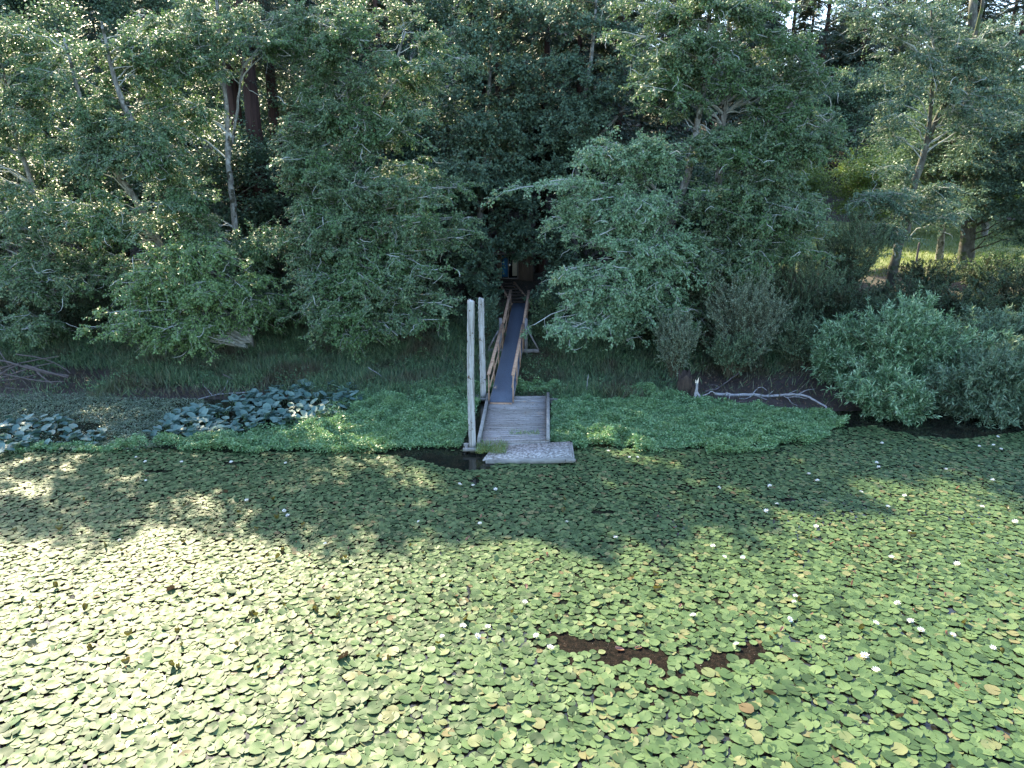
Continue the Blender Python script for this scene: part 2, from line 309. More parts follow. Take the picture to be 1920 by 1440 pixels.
TRI, QUAD = PG[0][1], PG[0][2]
def rot_tilt(n, yaw, tilt, taz):
    cy_, sy_ = np.cos(yaw), np.sin(yaw); z0 = np.zeros(n); o1 = np.ones(n)
    Rz = np.stack([np.stack([cy_, -sy_, z0], -1), np.stack([sy_, cy_, z0], -1), np.stack([z0, z0, o1], -1)], -2)
    kx, ky = np.cos(taz), np.sin(taz); c, s = np.cos(tilt), np.sin(tilt); C = 1 - c
    Rt = np.stack([np.stack([c + kx * kx * C, kx * ky * C, ky * s], -1), np.stack([kx * ky * C, c + ky * ky * C, -kx * s], -1), np.stack([-ky * s, kx * s, c], -1)], -2)
    return Rt @ Rz
px_, py_ = proj(np.stack([PX, PY, 0 * PX], -1))
cand = np.where((px_ > -8) & (px_ < 1928) & (py_ > 1180) & (py_ < 1256))[0]
cand = cand[np.argsort(-(py_[cand]))][:300]; solo = np.zeros(Np, bool); solo[cand] = True
tilt = np.abs(rng.normal(0, R(5.5), Np)) + R(1); tilt = np.minimum(tilt, R(16)); yaw = rng.random(Np) * 6.283; taz = rng.random(Np) * 6.283
zz = .012 + .36 * sz * rng.random(Np)
mb = MB(); up = rng.random(Np) < .0015; vidx = rng.integers(0, 8, Np)
RT = rot_tilt(Np, yaw, np.where(up & ~solo, R(35) + R(45) * rng.random(Np), tilt), taz)
for q in range(8):
    s_ = np.where((vidx == q) & ~solo)[0]; V = PG[q][0]
    v = np.einsum('nij,kj->nki', RT[s_], V) * sz[s_][:, None, None] + np.stack([PX[s_], PY[s_], zz[s_] + np.where(up[s_], .05, 0)], -1)[:, None]
    off = (np.arange(len(s_)) * len(V))[:, None, None]
    mb.add(v, (TRI[None] + off).reshape(-1, 3)); mb.f.append((QUAD[None] + off).reshape(-1, 4) + mb.n - len(s_) * len(V)); mb.mi.append(np.zeros(len(s_) * len(QUAD)))
tag(mb.build('lily_pads', [M['pad']], smooth=True), 'dense mat of round green water lily pads covering the pond', 'lily pads', kind='stuff')
protos = []
for q in range(8):
    mm = MB(); mm.add(PG[q][0] * .135, TRI); mm.f.append(QUAD.copy()); mm.mi.append(np.zeros(len(QUAD))); protos.append(mm.mesh('lily_pad', [M['pad']], True))
import mathutils
for i_ in cand:
    o = bpy.data.objects.new('lily_pad', protos[vidx[i_]]); sc.collection.objects.link(o)
    o.matrix_world = mathutils.Matrix.Translation((PX[i_], PY[i_], zz[i_])) @ mathutils.Matrix(RT[i_].tolist()).to_4x4() @ mathutils.Matrix.Scale(sz[i_] / .135, 4)
    tag(o, 'round notched green lily pad floating in the nearest sunlit rows of the pond', 'lily pad', 'nearest lily pads floating on the pond')
# upright curled olive and red leaves poking out of the mat (shared shapes)
def curled(seed, L=.17, W=.06):
    r_ = np.random.default_rng(seed); n = 6; mm = MB(); u = np.linspace(0, 1, n); ww = W * np.sin(np.clip(u * .9 + .08, 0, 1) * math.pi) ** .6
    bend = r_.uniform(.3, 1.1); rollk = r_.uniform(1.2, 2.4); vs = []
    for a in (-1, -.5, 0, .5, 1):
        th = a * rollk; vs.append(np.stack([ww * np.sin(th) / rollk, L * u * np.cos(bend * u), L * u * np.sin(bend * u) * .7 + ww * (1 - np.cos(th)) / rollk], -1))
    v = np.concatenate(vs); f = [[j * n + i, j * n + i + 1, (j + 1) * n + i + 1, (j + 1) * n + i] for j in range(4) for i in range(n - 1)]
    mm.add(v, f); return mm
cur_red = [curled(s).mesh('withered_leaf', [M['redleaf']], True) for s in range(5)]
cur_olv = [curled(s + 9, .2, .17).mesh('curled_leaf', [M['padolive']], True) for s in range(5)]
def lay(me, name, x, y, z, s, label, cat, group, tx=0.0):
    o = bpy.data.objects.new(name, me); sc.collection.objects.link(o); o.location = (x, y, z); o.scale = (s,) * 3
    o.rotation_euler = (tx, 0, rng.random() * 6.28); return tag(o, label, cat, group)
def scatter_px(n, boxes):
    out = []
    while len(out) < n:
        b_ = boxes[rng.integers(len(boxes))]; p = G(rng.uniform(b_[0], b_[2]), rng.uniform(b_[1], b_[3]))
        if pad_ok(p[:1], p[1:2])[0]: out.append(p)
    return out
o = lay(cur_red[0], 'withered_leaf', *G(1170, 1221)[:2], .03, 1.25, 'orange-red withered lily leaf lying in the muddy opening of the pads', 'dead leaf', None); o.rotation_euler = (R(-25), 0, R(75))
o2 = lay(cur_red[2], 'withered_leaf', *G(1190, 1218)[:2], .03, 1.0, 'red withered leaf touching the orange one beside the muddy opening', 'dead leaf', None); o2.rotation_euler = (R(-25), 0, R(-70))
for p in scatter_px(55, [(0, 930, 1920, 1258), (600, 1100, 1920, 1258), (800, 860, 1900, 1100)]):
    lay(cur_red[rng.integers(5)], 'withered_leaf', p[0], p[1], .05, rng.uniform(.45, .9), 'curled pinkish brown dead leaf lying among the lily pads', 'dead leaf', 'withered leaves scattered on the lily pads', R(10))
for p in scatter_px(80, [(0, 930, 1920, 1258), (0, 930, 1000, 1258)]):
    lay(cur_olv[rng.integers(5)], 'curled_leaf', p[0], p[1], .045, rng.uniform(.45, .85), 'olive brown upturned leaf standing out of the flat lily pads', 'leaf', 'upturned leaves among the lily pads', R(rng.uniform(0, 45)))
# white flowers
def flower(seed, openk):
    r_ = np.random.default_rng(seed); mm = MB(); pos = []; ax = []; nn = []; LL = []
    for ring, (n, el, L) in enumerate(((9, R(22) * openk, .085), (8, R(45) * openk, .075), (6, R(66), .06))):
        for i in range(n):
            a = i / n * 6.283 + ring * .35 + r_.normal() * .06; e = el + r_.normal() * .08
            d = np.array([math.cos(a) * math.cos(e), math.sin(a) * math.cos(e), math.sin(e)]); nv = np.array([-math.cos(a) * math.sin(e), -math.sin(a) * math.sin(e), math.cos(e)])
            pos.append(d * .01); ax.append(d); nn.append(nv); LL.append(L)
    mm.leaves(np.array(pos), np.array(ax), np.array(nn), np.array(LL), np.array(LL) * .42, -.12, wide=.5); return mm.mesh('petals', [M['petal']])
fl = [flower(s, k_) for s, k_ in ((1, 1), (2, 1.3), (3, .8))]
mm = MB(); a = np.arange(8) / 8 * 6.283
mm.add(np.concatenate([np.stack([.016 * np.cos(a), .016 * np.sin(a), 0 * a + .005], -1), np.stack([.014 * np.cos(a), .014 * np.sin(a), 0 * a + .03], -1), [[0, 0, .034]]]),
       [[i, (i + 1) % 8, (i + 1) % 8 + 8, i + 8] for i in range(8)]); mm.add(np.concatenate([np.stack([.014 * np.cos(a), .014 * np.sin(a), 0 * a + .03], -1), [[0, 0, .036]]]), [[i, (i + 1) % 8, 8] for i in range(8)])
sta = mm.mesh('stamens', [M['yolk']], True)
FP = [(1031, 1222, 1.3), (1005, 1198, 1), (1380, 1215, 1), (1620, 1236, 1.35), (1541, 1202, 1), (1479, 1168, 1.2), (1640, 1175, 1.2), (1682, 1138, 1.2), (1706, 1171, 1.2), (1725, 1188, 1.2), (1784, 1198, 1.2), (1860, 1221, 1), (1490, 1124, 1), (1670, 1051, 1.2), (1793, 1063, 1.2), (1299, 1160, 1.1), (1488, 1135, .9), (1641, 1263, 1.2), (868, 1180, 1.1), (914, 1182, 1), (895, 1199, 1.1), (829, 1200, .9), (984, 1135, 1), (979, 865, 1.1), (862, 913, 1.1), (887, 915, 1), (929, 922, 1), (900, 987, 1), (1063, 984, .9), (785, 983, .8), (1154, 1013, 1), (1529, 993, 1.2), (1436, 963, 1.1), (1456, 950, 1), (1443, 916, 1.1), (1516, 893, 1), (1532, 906, 1.1), (1348, 919, .9), (1647, 880, 1), (1643, 872, 1), (1773, 885, 1.1), (1653, 835, 1), (1862, 839, 1.1), (1876, 846, .9), (1835, 841, .9), (1614, 927, 1), (1664, 955, 1), (1860, 905, 1.1), (1902, 983, 1.2), (1840, 955, 1), (1336, 1029, 1), (1357, 1050, 1), (1392, 1051, 1), (1695, 934, 1), (341, 871, 1), (273, 870, .9), (256, 862, .9), (240, 845, .8), (434, 871, 1), (536, 873, .9), (274, 906, .8), (463, 943, 1), (533, 963, 1), (540, 972, 1), (1140, 850, 1), (1195, 862, .9), (1180, 862, .9), (1870, 823, .9), (1704, 1002, .9), (610, 1025, .8), (76, 1035, .9), (97, 1072, 1), (225, 1018, .8), (430, 1070, .8)]
for x_, y_, s_ in FP:
    p = G(x_, y_); o = bpy.data.objects.new('water_lily_flower', fl[rng.integers(3)]); sc.collection.objects.link(o)
    o.location = (p[0], p[1], .075); o.scale = (s_ * .8,) * 3; o.rotation_euler = (rng.normal() * .2, rng.normal() * .2, rng.random() * 6)
    shade = y_ < 930 or (y_ < 1060 and 800 < x_ < 1650)
    tag(o, 'small white water lily bloom in the shaded band of pads by the shore' if shade else 'open white water lily flower on the sunlit lily pads', 'flower', 'white water lily flowers')
    c_ = bpy.data.objects.new('stamens', sta); sc.collection.objects.link(c_); c_.parent = o
# muddy silt film in the opening at the near edge
pts = np.array([G(a_, b_, .006)[:2] for a_, b_ in [(990, 1225), (1015, 1188), (1120, 1175), (1150, 1200), (1250, 1210), (1330, 1216), (1440, 1195), (1475, 1225), (1400, 1275), (1330, 1320), (1230, 1330), (1110, 1300), (1050, 1260)]])
mb = MB(); mb.add(np.column_stack([pts, np.full(len(pts), .006)]), [list(range(len(pts)))[::-1]]); tag(mb.build('silt', M['silt']), kind='structure')

# ------------------------------------------------------------------ floating herb mat, shore plants, bank grass (stuff)
def scatter_leaves(mb, x, y, z0, h, L, W, flat=.6, mi=0):
    n = len(x); d = nrm(rng.normal(size=(n, 3)) * [1, 1, .35] + [0, 0, .15]); nn = nrm(rng.normal(size=(n, 3)) * (1 - flat) + [0, -.1, flat])
    mb.leaves(np.stack([x, y, z0 + h], -1), d, nn, L, W, .12, mi)
HERB = [(-500, 850), (270, 846), (300, 842), (420, 849), (600, 851), (700, 849), (800, 838), (862, 840), (905, 742), (1038, 742), (1030, 830), (1090, 842), (1200, 847), (1380, 850), (1460, 845), (1530, 830), (1590, 795), (1555, 775), (1420, 762), (1290, 752), (1240, 738), (1040, 728), (900, 730), (760, 735), (650, 745), (560, 790), (400, 815), (300, 832)]
def rand_px(poly, n, z=.05):
    poly = np.array(poly, float); w0 = [G(a_, b_, z)[:2] for a_, b_ in poly]; w0 = np.array(w0)
    lo, hi = w0.min(0), w0.max(0); out = np.zeros((0, 2))
    while len(out) < n:
        q = rng.uniform(lo, hi, (n * 2, 2)); out = np.concatenate([out, q[inpoly(q[:, 0], q[:, 1], w0)]])
    return out[:n]
DOCK_PX = [(868, 850), (872, 740), (1040, 738), (1078, 868), (868, 868)]
def in_dock(q): return inpoly(q[:, 0], q[:, 1], np.array([G(a_, b_, .1)[:2] for a_, b_ in [(898, 850), (918, 738), (1030, 738), (1032, 826), (1073, 828), (1078, 866), (898, 862)]]))
def in_px(q, poly): return inpoly(q[:, 0], q[:, 1], np.array([G(a_, b_, .1)[:2] for a_, b_ in poly]))
CLA = [(290, 818), (315, 790), (390, 768), (450, 752), (520, 735), (590, 724), (660, 732), (668, 762), (625, 787), (560, 800), (470, 810), (380, 822), (320, 830)]
CLB = [(-60, 795), (60, 792), (188, 795), (188, 830), (100, 848), (0, 857), (-60, 858)]
q = rand_px(HERB, 250000); q = q[~in_dock(q)]; q = q[~(in_px(q, CLA) & (rng.random(len(q)) < .85))]
k_ = vnoise(q[:, 0], q[:, 1], .5, 51); yf = np.interp(proj(np.column_stack([q, 0 * q[:, 0]]))[0], PADFRONT[:, 0], PADFRONT[:, 1]); yp = proj(np.column_stack([q, 0 * q[:, 0]]))[1]
q = q[~((yf - yp < 9) & (k_ < .55))]
hh = .04 + .42 * vnoise(q[:, 0], q[:, 1], .4, 8) * (.4 + vnoise(q[:, 0], q[:, 1], 2, 9))
mb = MB(); scatter_leaves(mb, q[:, 0], q[:, 1], hh * rng.random(len(q)) ** .5 + np.maximum(ground_h(q[:, 0], q[:, 1]), 0), 0, rng.uniform(.06, .12, len(q)), rng.uniform(.03, .055, len(q)), .25)
tag(mb.build('floating_herbs', M['herb']), 'bright green low mat of leafy herbs spreading on both sides of the dock', 'ground cover', kind='stuff')
PALE = [(-700, 860), (-700, 735), (0, 745), (180, 742), (300, 752), (380, 752), (400, 768), (320, 795), (300, 840), (260, 848), (190, 838), (120, 850), (0, 855)]
q = rand_px(PALE, 90000); q = q[~((in_px(q, CLB) | in_px(q, CLA)) & (rng.random(len(q)) < .88))]; hh = .05 + .25 * vnoise(q[:, 0], q[:, 1], .5, 18)
mb = MB(); scatter_leaves(mb, q[:, 0], q[:, 1], hh * rng.random(len(q)) ** .4 + np.maximum(ground_h(q[:, 0], q[:, 1]), 0), 0, rng.uniform(.04, .09, len(q)), rng.uniform(.02, .05, len(q)), .45)
tag(mb.build('shore_weeds', M['palewort']), 'pale grey green weeds along the left shore behind the big leaves', 'ground cover', kind='stuff')
def bank_density(x, y):
    tt = y - shore(x); d = sstep(tt, -.6, .4) * (1 - sstep(tt, 9, 12))
    d *= 1 - .97 * sstep(x, 5.8, 7.5) * (1 - sstep(tt, 3.6, 4.6)) * (1 - sstep(x, 15, 17)); d *= 1 - .85 * ((x < -8.5) & (x > -17)) * (1 - sstep(tt, .8, 1.8)); d *= 1 - .92 * sstep(-x, 17.2, 18.2) * (1 - sstep(tt, 3, 4)); return d
n = 420000; x = rng.uniform(-36, 36, n); y = rng.uniform(27.5, 41, n); k = rng.random(n) < bank_density(x, y) * (.55 + .6 * vnoise(x, y, 1.1, 12)); x, y = x[k], y[k]
rampx = (-.46 + (y - 28.9) / 11.1 * .9); k = np.abs(x - rampx) > .5; x, y = x[k], y[k]; n = len(x)
hgt = rng.uniform(.2, .6, n) * (.5 + .9 * vnoise(x, y, 1.6, 13))
d = nrm(rng.normal(size=(n, 3)) * [.55, .5, .1] + [0, -.15, 1]); nn = rng.normal(size=(n, 3)) * [1, 1, .2] + [0, -1, .4]
mb = MB(); mb.leaves(np.stack([x, y, ground_h(x, y) - .02], -1), d, nn, hgt, rng.uniform(.02, .045, n), 0.0, wide=.4)
tag(mb.build('bank_grass', M['grass']), 'dark tall grass covering the shaded bank below the trees', 'grass', kind='stuff')
n = 160000; x = rng.uniform(-34, 34, n); y = rng.uniform(28.2, 41, n); cl = vnoise(x, y, .8, 31); k = (rng.random(n) < bank_density(x, y)) & (cl > .48) & (np.abs(x - (-.46 + (y - 28.9) / 11.1 * .9)) > .75); x, y, cl = x[k], y[k], cl[k]
mb = MB(); scatter_leaves(mb, x, y, ground_h(x, y) + rng.random(len(x)) ** .7 * (.25 + 1.3 * (cl - .48)), 0, rng.uniform(.05, .11, len(x)), rng.uniform(.03, .06, len(x)), .3)
tag(mb.build('bank_weeds', M['bankweed']), 'leafy weeds and nettles mixed into the grass of the shaded bank', 'weeds', kind='stuff')
n = 60000; x = rng.uniform(12, 60, n); y = rng.uniform(45, 76, n); k = x > 13 + 3 * vnoise(x, y, 3); x, y = x[k], y[k]; n = len(x)
mb = MB(); mb.leaves(np.stack([x, y, ground_h(x, y) - .02], -1), nrm(rng.normal(size=(n, 3)) * [.5, .5, .1] + [0, 0, 1]), rng.normal(size=(n, 3)) + [0, -1, .4], rng.uniform(.1, .35, n), .04, 0, wide=.4)
tag(mb.build('meadow_grass', M['meadow_grass']), 'sunlit yellow green grass of the clearing on the right', 'grass', kind='stuff')
# fallen leaves on mud and path
n = 26000; x = rng.uniform(-20, 17, n); y = rng.uniform(27, 47, n); tt = y - shore(x)
k = (tt > .15) & ((tt < 4) | (np.abs(x) < 5)); x, y = x[k], y[k]; n = len(x); mb = MB()
scatter_leaves(mb, x, y, ground_h(x, y), .012 + 0 * x, .08, .055, .8); tag(mb.build('leaf_litter', M['needlefall']), 'brown fallen leaves strewn on the muddy bank', 'leaf litter', kind='stuff')

# big cow lily plants standing up out of the water
def heart(L, W):                         # unit heart leaf, 11 outline points, cupped
    o = np.array([(0, 0), (.3, -.16), (.47, .08), (.5, .4), (.36, .78), (0, 1.0), (-.36, .78), (-.5, .4), (-.47, .08), (-.3, -.16)])
    z = .16 * np.abs(o[:, 0]) * 1.2 - .12 * (o[:, 1] - .3) ** 2
    return np.column_stack([o[:, 0] * W, o[:, 1] * L, z * L])
def cow_lily(px, py, n, label, group):
    base = G(px, py, 0); mbl = MB(); mbs = MB()
    for i in range(n):
        a = rng.random() * 6.283; r_ = .3 * math.sqrt(rng.random()); h = rng.uniform(.12, .32); L = rng.uniform(.22, .36)
        c = base + [r_ * math.cos(a), r_ * math.sin(a), h]; fc = rng.random() * 6.283
        tl = rng.uniform(R(4), R(42)); y_ = np.array([math.cos(fc) * math.cos(tl), math.sin(fc) * math.cos(tl), math.sin(tl) * (1 if rng.random() < .6 else -.5)]); y_ = y_ / np.linalg.norm(y_)
        x_ = nrm(np.cross(y_, [0, 0, 1])); z_ = np.cross(x_, y_); v = heart(L, L * .9) @ np.stack([x_, y_, z_], 1).T + c
        mid = (v[0] + v[5]) / 2 - z_ * .015; v = np.vstack([v, mid]); mbl.add(v, [[j, (j + 1) % 10, 10] for j in range(10)])
        mbs.tubes(np.array([[base + [r_ * .5 * math.cos(a), r_ * .5 * math.sin(a), -.05], (base + c) / 2, c]]), np.array([[.008, .007, .006]]), 4)
    root = thing('cow_lily', base, label, 'water plant', group); kid(mbl, 'leaves', M['cowlily'], root, True); kid(mbs, 'stems', M['herb'], root)
q = []
def spread_px(poly, n, dmin):
    out = []; pool = rand_px(poly, 3000, 0)
    for p in pool:
        if all((p[0] - o_[0]) ** 2 + (p[1] - o_[1]) ** 2 > dmin ** 2 for o_ in out): out.append(p)
        if len(out) == n: break
    return [proj(np.array([a_[0], a_[1], 0.])) for a_ in out]
for p in spread_px(CLA, 105, .3): cow_lily(p[0], p[1] + 2, rng.integers(5, 8), 'clump of large blue green heart shaped leaves in the patch left of the dock', 'cow lilies in the patch left of the dock')
for p in spread_px(CLB, 40, .3): cow_lily(p[0], p[1] + 3, rng.integers(5, 8), 'clump of large upright leaves in the patch at the left edge of the photo', 'cow lilies at the left edge')

# ------------------------------------------------------------------ dock, floats, piles
DZ = .28
bl, br, fr, fl_ = G(919, 743, DZ), G(1029, 742, DZ), G(1029, 828, DZ), G(901, 832, DZ)
dock = thing('dock', (bl + br + fr + fl_) / 4 * [1, 1, 0], 'weathered grey plank dock at the foot of the gangway', 'dock')
mb = MB(); NPL = 25
for i in range(NPL):
    a, b_ = (i + .04) / NPL, (i + .95) / NPL; j0, j1 = rng.uniform(-.02, .03, 2); dz = rng.uniform(-.01, .01)
    q4 = [bl + (fl_ - bl) * a, br + (fr - br) * a, br + (fr - br) * b_, bl + (fl_ - bl) * b_]
    ex = nrm(br - bl); q4 = [q4[0] + ex * j0, q4[1] + ex * j1, q4[2] + ex * j1, q4[3] + ex * j0]
    v = np.array([p + [0, 0, dz] for p in q4] + [p + [0, 0, dz - .05] for p in q4]); mb.add(v, [[3, 2, 1, 0], [4, 5, 6, 7], [0, 1, 5, 4], [1, 2, 6, 5], [2, 3, 7, 6], [3, 0, 4, 7]])
kid(mb, 'deck', M['deck'], dock)
for a, b_, nm in ((bl + [-.07, .05, .06], fl_ + [-.07, 0, .06], 'curb'), (br + [-.03, .1, .06], fr + [-.03, 0.03, .06], 'curb')):
    mb = MB(); mb.beam(a, b_, .11, .12); kid(mb, nm, M['deck_edge'], dock)
mb = MB(); mb.beam(fl_ + [0, -.03, -.11], fr + [0, -.03, -.11], .06, .17); mb.beam(bl + [0, .03, -.13], br + [0, .03, -.13], .06, .15)
mb.beam(bl + [.0, 0, -.17], fl_ + [0, 0, -.17], .08, .2); mb.beam(br + [0, 0, -.17], fr + [0, 0, -.17], .08, .2); kid(mb, 'frame', M['deck_edge'], dock)
mb = MB()
for t_ in (.2, .5, .8):
    a = bl + (fl_ - bl) * t_; b_ = br + (fr - br) * t_; mb.beam(a + [.1, 0, -.3], b_ + [-.1, 0, -.3], .7, .3)
kid(mb, 'pontoon', M['drift_dark'], dock)
mb = MB(); e = G(1046, 750, .2); mb.beam(G(1029, 749, .2), e, .1, .09); mb.beam(G(1031, 754, .17), G(1045, 754, .17), .1, .08); kid(mb, 'guide_arm', M['deck_edge'], dock)
PB1, PB2 = G(886, 846, 0), G(905, 752, 0)
def guide(c, side):
    mb = MB(); s_ = .2
    mb.box(c + [-s_, 0, .13], (.1, .5, .09)); mb.box(c + [s_, 0, .13], (.1, .5, .09)); mb.box(c + [0, -.22, .15], (.62, .1, .1)); mb.box(c + [0, .22, .15], (.62, .1, .1)); mb.box(c + [.35, 0, .12], (.3, .16, .08))
    kid(mb, 'pile_guide', M['deck_edge'], dock)
guide(PB1 * [1, 1, 0], 1); guide(PB2 * [1, 1, 0], 1)
# small tilted front float
A, B, C, D_ = G(925, 838, .22), G(1069, 828, .3), G(1073, 856, .28), G(905, 862, .1)
A = A + [0, .1, 0]
flo = thing('float', (A + B + C + D_) / 4 * [1, 1, 0], 'low tilted grey landing float in front of the dock', 'float')
mb = MB()
q4 = [A, B, C, D_]; v = np.array([p for p in q4] + [p + [0, 0, -.05] for p in q4]); mb.add(v, [[3, 2, 1, 0], [4, 5, 6, 7], [0, 1, 5, 4], [1, 2, 6, 5], [2, 3, 7, 6], [3, 0, 4, 7]])
kid(mb, 'deck', M['gravel_deck'], flo)
mb = MB(); mb.beam(D_ + [.1, -.04, -.08], C + [.06, -.04, -.1], .07, .17); mb.beam(B + [.04, 0, -.1], C + [.04, 0, -.1], .07, .17); mb.beam(A + [0, .04, -.1], B + [0, .04, -.1], .07, .16); mb.box(C + [-.05, -.09, -.1], (.3, .06, .1)); kid(mb, 'side_beam', M['deck_edge'], flo)
mb = MB(); mb.beam((A + D_) / 2 + [.3, 0, -.2], (B + C) / 2 + [-.2, 0, -.22], .8, .26); kid(mb, 'pontoon', M['drift_dark'], flo)
# piles
def pile(p, top, r, label, seed):
    r_ = np.random.default_rng(seed); root = thing('mooring_pile', (p[0], p[1], 0), label, 'pile', 'tall mooring piles at the dock')
    K = 46; zs = np.linspace(-.8, top - .12, K); l = np.stack([p[0] + .03 * np.sin(zs * .7 + seed) + .004 * zs, p[1] + 0 * zs, zs], -1); rr = r * (.98 - .012 * zs) * (1 + .06 * (r_.random(K) - .5))
    l = np.vstack([l, l[-1] + [[0, 0, .03]], l[-1] + [[.01, 0, .055]], l[-1] + [[.01, 0, .06]]]); rr = np.concatenate([rr, [rr[-1] * .96, rr[-1] * .8, rr[-1] * .1]])
    mb = MB(); mb.tubes(l[None], rr[None], 14, 0, True); mb.v[0] = mb.v[0] + ((r_.random(mb.v[0].shape) - .5) * .014).astype(np.float32)
    kid(mb, 'post', M['pile'], root, True)
    return root
ztop = lambda p, py: float(P(960, py, p[1])[2])
pl1 = pile(PB1, ztop(PB1, 559), .125, 'nearer and taller of the two bare grey mooring piles', 3)
pl2 = pile(PB2, ztop(PB2, 556), .125, 'farther mooring pile with peeling flaky bark beside the gangway foot', 8)
mb = MB(); n = 130; a = rng.random(n) * 6.28; z = rng.uniform(1.0, ztop(PB2, 560) - .1, n); o_ = np.stack([np.cos(a), np.sin(a), 0 * a], -1)
mb.leaves(np.array([PB2[0], PB2[1], 0]) + o_ * .12 + np.stack([.03 * np.sin(z * .7 + 8) + .004 * z, 0 * z, z], -1), nrm(o_ + [0, 0, -.8]), o_, .05, .035, .1); kid(mb, 'bark_flakes', M['pile'], pl2)
# weeds on the dock
def tuft(x0, y0, x1, y1, n, h, label, z=DZ, name='weed_clump'):
    c = (G(x0, y1, z) + G(x1, y0, z)) / 2; root = thing(name, c, label, 'weeds'); pxs = rng.uniform(x0, x1, n); pys = rng.uniform(y0, y1, n)
    pos = np.array([G(a_, b_, z) for a_, b_ in zip(pxs, pys)]); mb = MB()
    mb.leaves(pos, nrm(rng.normal(size=(n, 3)) * [.5, .5, .2] + [0, 0, 1]), rng.normal(size=(n, 3)) + [0, -1, .3], rng.uniform(.4, 1, n) * h, .014, 0, wide=.4)
    k = n // 2; scatter_leaves(mb, pos[:k, 0], pos[:k, 1], pos[:k, 2], rng.random(k) * h * .6, .05, .03, .5, 1); kid(mb, 'foliage', [M['meadow_grass'], M['herb']], root); return root
tuft(893, 834, 948, 852, 620, .34, 'wispy green weeds growing over the near left dock corner', .15)
tuft(955, 808, 1012, 816, 170, .13, 'small weeds sprouting between the deck planks')
# ------------------------------------------------------------------ gangway
ga = thing('gangway', (-.5, 28.9, 0), 'long sloping gangway with dark mat and brown wooden handrails', 'gangway')
RB, RT_ = np.array([G(939, 753, .36)[0], G(939, 753, .36)[1], .36]), np.array([P(976, 568, 40.2)[0], 40.2, P(976, 568, 40.2)[2]])
def RP(t_, s_=0.0, h=0.0):                 # a point on the ramp: along 0..1, side (m), height above the mat
    d_ = RT_ - RB; sx = nrm(np.array([d_[1], -d_[0], 0.])); bend = .12 * math.sin(t_ * math.pi)
    return RB + d_ * t_ + sx * s_ + np.array([bend * .4, 0, h])
WD = .44
def slab(mb, h0, h1, w0, w1, t0=0., t1=1.):
    K = 12; v = []
    for t_ in np.linspace(t0, t1, K): v += [RP(t_, w0, h0), RP(t_, w1, h0), RP(t_, w1, h1), RP(t_, w0, h1)]
    f = []
    for i in range(K - 1):
        for j in range(4): f.append([i * 4 + j, i * 4 + (j + 1) % 4, (i + 1) * 4 + (j + 1) % 4, (i + 1) * 4 + j])
    mb.add(v, f + [[3, 2, 1, 0], [(K - 1) * 4 + j for j in range(4)]])
mb = MB(); slab(mb, -.03, 0, -WD, WD); kid(mb, 'mat', M['mat'], ga)
mb = MB(); slab(mb, -.2, -.033, -WD - .03, -WD + .06); slab(mb, -.2, -.033, WD - .06, WD + .03)
for t_ in np.linspace(.002, .99, 14): mb.beam(RP(t_, -WD + .07, -.09), RP(t_, WD - .07, -.09), .09, .09)
kid(mb, 'frame', M['greypost'], ga)
mb = MB(); mb.beam(RP(-.006, -WD, -.06), RP(-.006, WD, -.06), .08, .1); kid(mb, 'end_board', M['rail'], ga)
def railing(side, t0, t1, nposts, hgt=1.0, out=.05):
    mb = MB(); s_ = side * (WD + out)
    ts = np.linspace(t0, t1, nposts)
    for t_ in ts: mb.beam(RP(t_, s_, -.2), RP(t_, s_, hgt - .02), .05, .07, up=(0, 1, 0))
    mb.beam(RP(t0 - .004, s_, hgt), RP(t1 + .004, s_, hgt), .13, .04); mb.beam(RP(t0, s_ - side * .045, hgt * .52), RP(t1, s_ - side * .045, hgt * .52), .035, .09)
    kid(mb, 'handrail', M['rail'], ga)
railing(-1, .01, .47, 4, 1.08); railing(1, .01, .47, 4, 1.08, .04); railing(-1, .52, .93, 4, .95); railing(1, .52, .93, 4, .95)
# support bent half way up
be = thing('support_frame', (RP(.47)[0], RP(.47)[1], 0), 'grey timber bent with crossbeam and braces under the gangway', 'frame')
tb = .5; lp, rp = RP(tb, -WD - .17, 0), RP(tb, WD + .17, 0)
for q_ in (lp, rp):
    mb = MB(); mb.beam([q_[0], q_[1], ground_h(q_[0], q_[1]) - .3], [q_[0], q_[1], q_[2] + 1.25], .14, .14, up=(0, 1, 0)); kid(mb, 'post', M['greypost'], be)
mb = MB(); zc = lp[2] - .28; mb.beam([lp[0] - .62, lp[1] - .14, zc], [rp[0] + .62, rp[1] - .14, zc], .1, .16); kid(mb, 'crossbeam', M['greypost'], be)
for q_, s_ in ((lp, -1), (rp, 1)):
    mb = MB(); mb.beam([q_[0] + s_ * .58, q_[1] - .14, zc + .07], [q_[0] + s_ * .1, q_[1] - .1, zc + .95], .07, .09, up=(0, 1, 0)); kid(mb, 'brace', M['greypost'], be)
